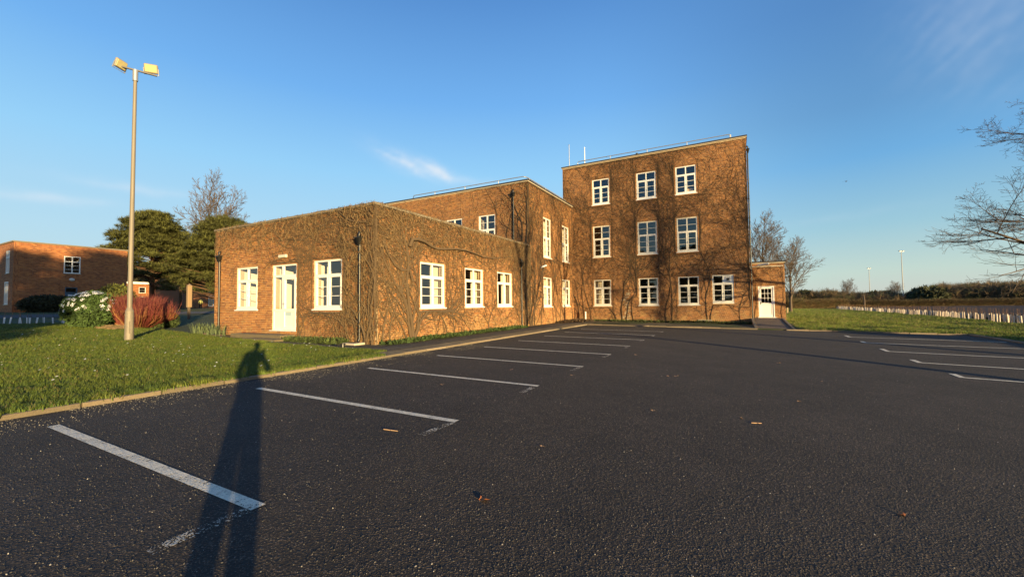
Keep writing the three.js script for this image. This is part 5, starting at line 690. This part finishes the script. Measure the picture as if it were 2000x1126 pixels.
// ---------------------------------------------------------------- grass blades
const bladeG = (() => { const m = new MB(), r = rng(3); for (let k = 0; k < 9; k++) { const a = r() * 6.28, x = (r() - .5) * .09, z = (r() - .5) * .09, h = .028 + .034 * r(), w = .0028, lx = Math.cos(a) * h * .55, lz = Math.sin(a) * h * .55, p = a + 1.57, dx = Math.cos(p) * w, dz = Math.sin(p) * w; m.quad([x - dx, 0, z - dz], [x + dx, 0, z + dz], [x + lx * .35 + dx * .8, h * .6, z + lz * .35 + dz * .8], [x + lx * .35 - dx * .8, h * .6, z + lz * .35 - dz * .8]).tri([x + lx * .35 - dx * .8, h * .6, z + lz * .35 - dz * .8], [x + lx * .35 + dx * .8, h * .6, z + lz * .35 + dz * .8], [x + lx, h, z + lz]); } return m.geo(); })();
{
  const grassM = new THREE.MeshPhysicalMaterial({ color: 0xffffff, roughness: .7, side: THREE.DoubleSide });
  const n1 = noiseTile(0, 29, rng(91)), n2 = noiseTile(0, 71, rng(92));
  const seed = (label, N, pick, seedN, sc, gain = 1) => { const r = rng(seedN), L = [], mx = new THREE.Matrix4(), q = new THREE.Quaternion(), e = new THREE.Euler(), c = new THREE.Color(); for (let k = 0; k < N; k++) { const a = pick(r); if (!a) continue; const [x, z] = a, k1 = .5 * n1(x / 18, z / 18) + .5 * n2(x / 18, z / 18); e.set((r() - .5) * .3, r() * 6.3, (r() - .5) * .3); q.setFromEuler(e); const s = sc(x, z) * (.7 + .6 * r()) * (.72 + .6 * k1); mx.compose(V(x, lawnY(x, z) - .008, z), q, V(s, s, s)); const m = (.7 + .6 * r()) * gain * 1.12, dry = r() < .06 + (gain > 1 ? .15 : 0) ? 1 : 0; if (dry) c.setRGB(.19 * m, .155 * m, .055 * m); else c.setRGB(lerp(.066, .122, k1) * m, lerp(.112, .145, k1) * m, lerp(.014, .016, k1) * m); L.push([mx.clone(), c.clone()]); } addTop(inst(null, 'x', bladeG, grassM, L), 'grass', label, 'grass', null, 'stuff'); };
  seed('mown green grass blades on the lawn beside the wing', 150000, r => { const f = r(), x = lerp(-8.2, -34, Math.pow(f, 1.35)), z = lerp(5, -9.4, r()); if (x < -24 && r() < .25) return null; if (z < -8.72 && x > -14.7) return null; if (x > -8.75 && z < -7.5) return null; if (z > 1.8 - .19 * (x + 8)) return null; return [x, z]; }, 1501, (x) => x < -20 ? 1.6 : 1.15);
  seed('rough grass blades on the green between the car park and the field', 80000, r => { const x = lerp(2.7, 15.4, r()), z = lerp(ZK - .1, -90, Math.pow(r(), 1.9)); if (x < 4 && z > -38 && x < 3) return null; return [x, z]; }, 1502, (x, z) => z < -40 ? 2.8 : 1.9, 1.45);
  seed('long grass tufts hugging the car park edging', 7000, r => { const z = lerp(4, -8, r()); if (n2(z / 6, .4) < .5) return null; return [XK - .0 - Math.abs(r() + r() - 1) * .35, z]; }, 1503, () => 1.6);
  seed('grass verge beside the car park at the field side', 16000, r => [lerp(XR + .1, 15.3, r()), lerp(-9, ZK, r())], 1504, () => 1.6);
  // daisies: a scatter of white specks in the lawn
  const fl = (() => { const m = new MB(); for (let k = 0; k < 7; k++) { const a = k / 7 * 6.283, b = a + .55; m.tri([0, .05, 0], [Math.cos(a) * .014, .054, Math.sin(a) * .014], [Math.cos(b) * .014, .054, Math.sin(b) * .014]); } return m.geo(); })(), r = rng(1511), L = []; for (let k = 0; k < 260; k++) { const x = lerp(-8.6, -30, r()), z = lerp(1, -9, r()); if (z > 1.8 - .19 * (x + 8)) continue; const s = 1 + .8 * r(); L.push([new THREE.Matrix4().compose(V(x, lawnY(x, z), z), new THREE.Quaternion().setFromEuler(new THREE.Euler(.3, r() * 6, .2)), V(s, s, s))]); }
  addTop(inst(null, 'x', fl, M.white, L), 'daisies', 'tiny white daisies scattered over the lawn', 'flowers', null, 'stuff');
}
// leaves and twigs lying on the asphalt
{
  const lg = (() => { const p = [], idx = [], N = 10; p.push(0, .006, 0); for (let k = 0; k < N; k++) { const a = k / N * 6.283, l = (.045 + .012 * Math.cos(a * 5)) * (1 + .35 * Math.cos(a)); p.push(Math.cos(a) * l, .006 + .014 * Math.sin(a * 2 + .6) + .010, Math.sin(a) * l * .62); } for (let k = 0; k < N; k++) idx.push(0, 1 + (k + 1) % N, 1 + k); const g = new THREE.BufferGeometry(); g.setAttribute('position', new THREE.Float32BufferAttribute(p, 3)); g.setAttribute('uv', new THREE.Float32BufferAttribute(new Array((N + 1) * 2).fill(.5), 2)); g.setIndex(idx); g.computeVertexNormals(); return g; })(), stalk = new MB().tube([[-.03, .006, 0], [-.06, .008, .004], [-.085, .014, .0]], [.0022, .002, .0016], 4).geo();
  const spots = [[943, 977, 1.0], [1763, 1007, .8], [1277, 802, .9], [1448, 817, 1], [1320, 735, 1.5], [1305, 735, 1.2], [1118, 733, 1], [1560, 784, 1], [998, 722, 1.3], [1242, 693, 1.2], [864, 751, 1], [1520, 709, 1.4], [1605, 745, .9], [1060, 872, .7]];
  spots.forEach(([px, py, s], i) => { const P = onGround(px, py), t = thing('fallen_leaf', i < 2 ? ['curled orange leaf lying on the open asphalt ahead of the worn bay line end', 'small orange leaf lying on the asphalt far from any bay line'][i] : 'dry brown leaf fragment lying on the asphalt', 'leaf', [P.x, P.y, P.z], i * 1.7, i < 2 ? null : 'leaf scraps on the asphalt'); t.scale.setScalar(s * (i < 2 ? .9 : .62)); part(t, 'blade', lg, i < 2 ? std(.42, .14, .04, .7) : std(.36, .22, .12, .8)); part(t, 'stalk', stalk, M.bark); });
  [[1478, 827, .06, .3, 'short pale stick lying on the asphalt'], [763, 841, .10, .1, 'thin dark twig lying inside a parking bay']].forEach(([px, py, l, a, label]) => { const P = onGround(px, py), t = thing('twig', label, 'twig', [P.x, P.y, P.z], a); part(t, 'stick', new MB().tube([[-l, .008, 0], [0, .011, .008], [l, .009, 0]], [.007, .006, .004], 5).geo(), l < .12 ? std(.5, .32, .18, .8) : M.bark); part(t, 'side_shoot', new MB().tube([[0, .011, .008], [l * .3, .014, .035]], [.003, .002], 4).geo(), M.bark); });
}
// ---------------------------------------------------------------- people
function sdf(bones, c, half, res) { // bones: [ax,ay,az,ra, bx,by,bz,rb]; one smooth surface
  const mc = new MarchingCubes(res, M.white, false, false, 400000); mc.isolation = 0; const n = mc.size, f = mc.field, k = .035;
  for (let z = 0; z < n; z++) for (let y = 0; y < n; y++) for (let x = 0; x < n; x++) {
    const px = c[0] + (x - n / 2) / (n / 2) * half, py = c[1] + (y - n / 2) / (n / 2) * half, pz = c[2] + (z - n / 2) / (n / 2) * half; let d = 9;
    for (const b of bones) { const ux = b[4] - b[0], uy = b[5] - b[1], uz = b[6] - b[2], wx = px - b[0], wy = py - b[1], wz = pz - b[2], L = ux * ux + uy * uy + uz * uz || 1e-9, t = clamp((wx * ux + wy * uy + wz * uz) / L, 0, 1), e = Math.hypot(wx - ux * t, (wy - uy * t), wz - uz * t) - lerp(b[3], b[7], t), kk = b[8] || k, h = clamp(.5 + .5 * (d - e) / kk, 0, 1); d = lerp(d, e, h) - kk * h * (1 - h); }
    f[x + y * n + z * n * n] = -d;
  }
  mc.update(); const cnt = mc.count, pos = new Float32Array(cnt * 3), nor = new Float32Array(cnt * 3); for (let i = 0; i < cnt; i++) { for (let j = 0; j < 3; j++) { pos[i * 3 + j] = mc.positionArray[i * 3 + j] * half + c[j]; nor[i * 3 + j] = mc.normalArray[i * 3 + j]; } }
  const g = new THREE.BufferGeometry(); g.setAttribute('position', new THREE.BufferAttribute(pos, 3)); g.setAttribute('normal', new THREE.BufferAttribute(nor, 3)); g.setAttribute('uv', new THREE.Float32BufferAttribute(new Array(cnt * 2).fill(.5), 2)); return g;
}
const B = (a, ra, b, rb, k) => [a[0], a[1], a[2], ra, b[0], b[1], b[2], rb, k];
// figure facing -z, feet at the origin; J gives the joints
function figure(name, label, pos, turn, J, C, res, group) {
  const t = thing(name, label, 'person', pos, turn, group), leg = s => [B([s * .09, .92, 0], .088, J['knee' + s], .058), B(J['knee' + s], .058, J['ank' + s], .04)];
  const headC = J.head, torso = [B([-.055, .97, .01], .105, [.055, .97, .01], .105), B([0, 1.0, .01], .115, [0, 1.22, .02], .11), B([-.07, 1.33, .03], .10, [.07, 1.33, .03], .10), B([-.16, 1.42, .03], .062, [.16, 1.42, .03], .062), B([0, 1.42, .03], .058, [headC[0], headC[1] - .1, headC[2] + .03], .05)];
  const arm = s => [B([s * .19, 1.40, .03], .056, J['elb' + s], .043), B(J['elb' + s], .043, J['wri' + s], .028)];
  const hands = s => { const w = J['wri' + s], d = J['hand' + s], p = d.dir, u = d.up, q = [p[1] * u[2] - p[2] * u[1], p[2] * u[0] - p[0] * u[2], p[0] * u[1] - p[1] * u[0]], P = (a, b, c) => [w[0] + p[0] * a + u[0] * b + q[0] * c, w[1] + p[1] * a + u[1] * b + q[1] * c, w[2] + p[2] * a + u[2] * b + q[2] * c], o = [B(P(0, 0, 0), .026, P(.08, 0, 0), .030, .015), B(P(.05, .022, 0), .018, P(.085, .03, 0), .014, .012), B(P(.05, -.022, 0), .018, P(.085, -.03, 0), .014, .012)]; [[.032, .042], [.011, .05], [-.011, .047], [-.031, .038]].forEach(([b, l]) => { o.push(B(P(.085, b, 0), .0098, P(.085 + l * .9, b * 1.08, d.curl * l * .35), .009, .006), B(P(.085 + l * .9, b * 1.08, d.curl * l * .35), .009, P(.085 + l * 1.5, b * 1.08, d.curl * l * 1.2), .008, .006)); }); o.push(B(P(.02, .03, 0), .014, P(.055, .062, d.curl * .012), .011, .008), B(P(.055, .062, d.curl * .012), .011, P(.085, .066, d.curl * .03), .009, .006)); return { bones: o, c: P(.075, .005, .01) }; };
  const H = headC, head = [B([H[0], H[1] + .03, H[2] + .015], .088, [H[0], H[1] + .02, H[2] - .015], .084, .03), B([H[0], H[1] - .05, H[2] - .035], .058, [H[0], H[1] - .075, H[2] - .05], .042, .04), B([H[0], H[1] + .0, H[2] - .098], .012, [H[0], H[1] - .028, H[2] - .115], .014, .012), B([H[0] - .02, H[1] - .066, H[2] - .092], .01, [H[0] + .02, H[1] - .066, H[2] - .092], .01, .01), B([H[0], H[1] - .06, H[2] + .03], .052, [H[0], H[1] - .14, H[2] + .04], .052, .03), B([H[0] - .09, H[1] + .01, H[2] + .01], .016, [H[0] - .092, H[1] - .025, H[2] + .012], .013, .01), B([H[0] + .09, H[1] + .01, H[2] + .01], .016, [H[0] + .092, H[1] - .025, H[2] + .012], .013, .01)];
  const body = [sdf([...torso, ...leg(-1), ...leg(1), ...arm(-1), ...arm(1)], [0, .86, 0], 1.0, res), sdf(head, H, .21, Math.round(res * .8))]; for (const s of [-1, 1]) { const h = hands(s); body.push(sdf(h.bones, h.c, .15, Math.round(res * .85))); }
  part(t, 'body', mergeGeometries(body), std(.42, .24, .16, .6));
  const pad = (b, x) => { const c = [...b]; c[3] += x; c[7] += x; return c; };
  part(t, 'jacket', sdf([...torso.slice(0, 4).map(b => pad(b, .016)), B([-.055, .86, .01], .118, [.055, .86, .01], .118), ...arm(-1).map(b => pad(b, .016)), ...arm(1).map(b => pad(b, .016)), B([0, 1.44, .03], .078, [0, 1.49, .03], .07)], [0, 1.1, 0], .82, res), C.jacket);
  part(t, 'trousers', sdf([B([-.06, .93, .01], .128, [.06, .93, .01], .128), ...leg(-1).map(b => pad(b, .022)), ...leg(1).map(b => pad(b, .022))], [0, .52, 0], .62, res), C.trousers);
  part(t, 'hair', sdf([B([H[0], H[1] + .055, H[2] + .03], .092, [H[0], H[1] + .05, H[2] + .005], .086, .03), B([H[0], H[1] + .0, H[2] + .06], .06, [H[0], H[1] - .03, H[2] + .065], .05, .03)], H, .22, Math.round(res * .6)), C.hair);
  for (const s of [-1, 1]) { const a = J['ank' + s]; part(t, 'shoe', sdf([B([a[0], a[1] - .035, a[2] + .03], .042, [a[0] + s * .012, a[1] - .045, a[2] - .13], .036, .03), B([a[0], a[1], a[2]], .05, [a[0], a[1] - .03, a[2] - .04], .045, .03)], [a[0], a[1] - .03, a[2] - .04], .2, 30), C.shoe); const e = part(t, 'eye', at(new THREE.SphereGeometry(.011, 8, 6), H[0] + s * .032, H[1] + .012, H[2] - .083), M.white); part(e, 'pupil', at(new THREE.SphereGeometry(.0055, 6, 5), H[0] + s * .032, H[1] + .012, H[2] - .0915), M.blackIron); }
  return t;
}
{ // the photographer, whose shadow falls ahead; the phone is held out in front, its lens at the camera
  const fw = [-Math.sin(CAM.psi), -Math.cos(CAM.psi)], sd = [-.858, -.5135], perp = [-.5135, .858]; // perp points to the left of the shadow
  // body 0.46 m behind the phone, offset so that its shadow lies to the left of the phone's
  let bx = -fw[0] * .46, bz = -fw[1] * .46; const lat = bx * .5135 - bz * .858, want = -.20; const add = want - lat; bx += .5135 * add; bz += -.858 * add;
  const turn = CAM.psi, c = Math.cos(turn), s = Math.sin(turn), toLocal = (X, Y, Z) => { const dx = X - bx, dz = Z - bz; return [dx * c - dz * s, Y - gy(bx, bz), dx * s + dz * c]; };
  const ph = toLocal(-fw[0] * .035, CAM.h - .035, -fw[1] * .035);
  const J = { knee1: [.10, .5, -.03], 'knee-1': [-.11, .5, -.02], ank1: [.11, .075, .02], 'ank-1': [-.13, .075, .03], head: [0, 1.63, -.03], elb1: [.27, 1.17, -.08], 'elb-1': [-.225, 1.13, .05], wri1: [ph[0] + .04, (ph[1]) / 1.06 - .16, ph[2] + .05], 'wri-1': [-.215, .89, -.06], hand1: { dir: [-.15, .97, -.1], up: [-1, -.1, .0], curl: -1 }, 'hand-1': { dir: [.05, -.98, -.15], up: [0, -.1, -1], curl: -1 } };
  const p = figure('person', 'person in dark coat holding up a phone at the near end of the car park', [bx, gy(bx, bz), bz], turn, J, { jacket: std(.03, .035, .05, .85), trousers: std(.035, .04, .055, .9), hair: std(.03, .022, .016, .8), shoe: std(.02, .02, .02, .6) }, 72); p.scale.set(.98, 1.06, .98);
  const t = thing('phone', 'black phone held upright in a raised hand', 'phone', [-fw[0] * .035, CAM.h - .045, -fw[1] * .035], CAM.psi); part(t, 'case', at(new RoundedBoxGeometry(.076, .16, .009, 3, .004), .012, -.02, .0), M.blackIron); part(t, 'screen', at(new RoundedBoxGeometry(.069, .15, .001, 1, .0004), .012, -.02, .0056), std(.02, .02, .022, .1)); part(t, 'lens_ring', at(new THREE.CylinderGeometry(.009, .009, .003, 14).rotateX(Math.PI / 2), 0, .045, -.006), M.galv);
}
{ const P = atDist(391, 96, 602), J = { knee1: [.10, .5, -.10], 'knee-1': [-.10, .5, .02], ank1: [.10, .075, -.06], 'ank-1': [-.10, .10, .22], head: [0, 1.63, -.03], elb1: [.28, 1.14, .08], 'elb-1': [-.28, 1.14, -.02], wri1: [.27, .9, -.02], 'wri-1': [-.27, .92, -.14], hand1: { dir: [0, -.97, -.2], up: [0, -.2, -1], curl: -1 }, 'hand-1': { dir: [0, -.97, -.2], up: [0, -.2, -1], curl: -1 } };
  figure('person', 'distant person in a yellow top and dark trousers walking away across the far lawn', [P.x, P.y + UP, P.z], CAM.psi + .5, J, { jacket: std(.75, .72, .22, .7), trousers: std(.02, .02, .025, .9), hair: std(.03, .022, .016, .8), shoe: std(.02, .02, .02, .6) }, 44); }
{ const d = ray(1653, 354), k = 110 / Math.hypot(...d), t = thing('bird', 'small dark bird flying in the clear sky', 'bird', [d[0] * k, CAM.h + d[1] * k, d[2] * k], .8), m = std(.03, .03, .03, .9); part(t, 'body', new THREE.SphereGeometry(.09, 10, 8).scale(2.4, .9, .9), m); part(t, 'wing', new MB().quad([-.08, .03, 0], [.1, .03, 0], [.02, .14, .34], [-.1, .12, .36]).tri([-.1, .12, .36], [.02, .14, .34], [-.16, .06, .62]).geo(), m); part(t, 'wing', new MB().quad([-.08, .03, 0], [.1, .03, 0], [.02, .14, -.34], [-.1, .12, -.36]).tri([-.1, .12, -.36], [.02, .14, -.34], [-.16, .06, -.62]).geo(), m); part(t, 'tail', new MB().quad([-.18, 0, -.03], [-.18, 0, .03], [-.34, .01, .06], [-.34, .01, -.06]).geo(), m); }

shadows(scene);
renderer.setSize(1024, 576);
renderer.render(scene, camera);
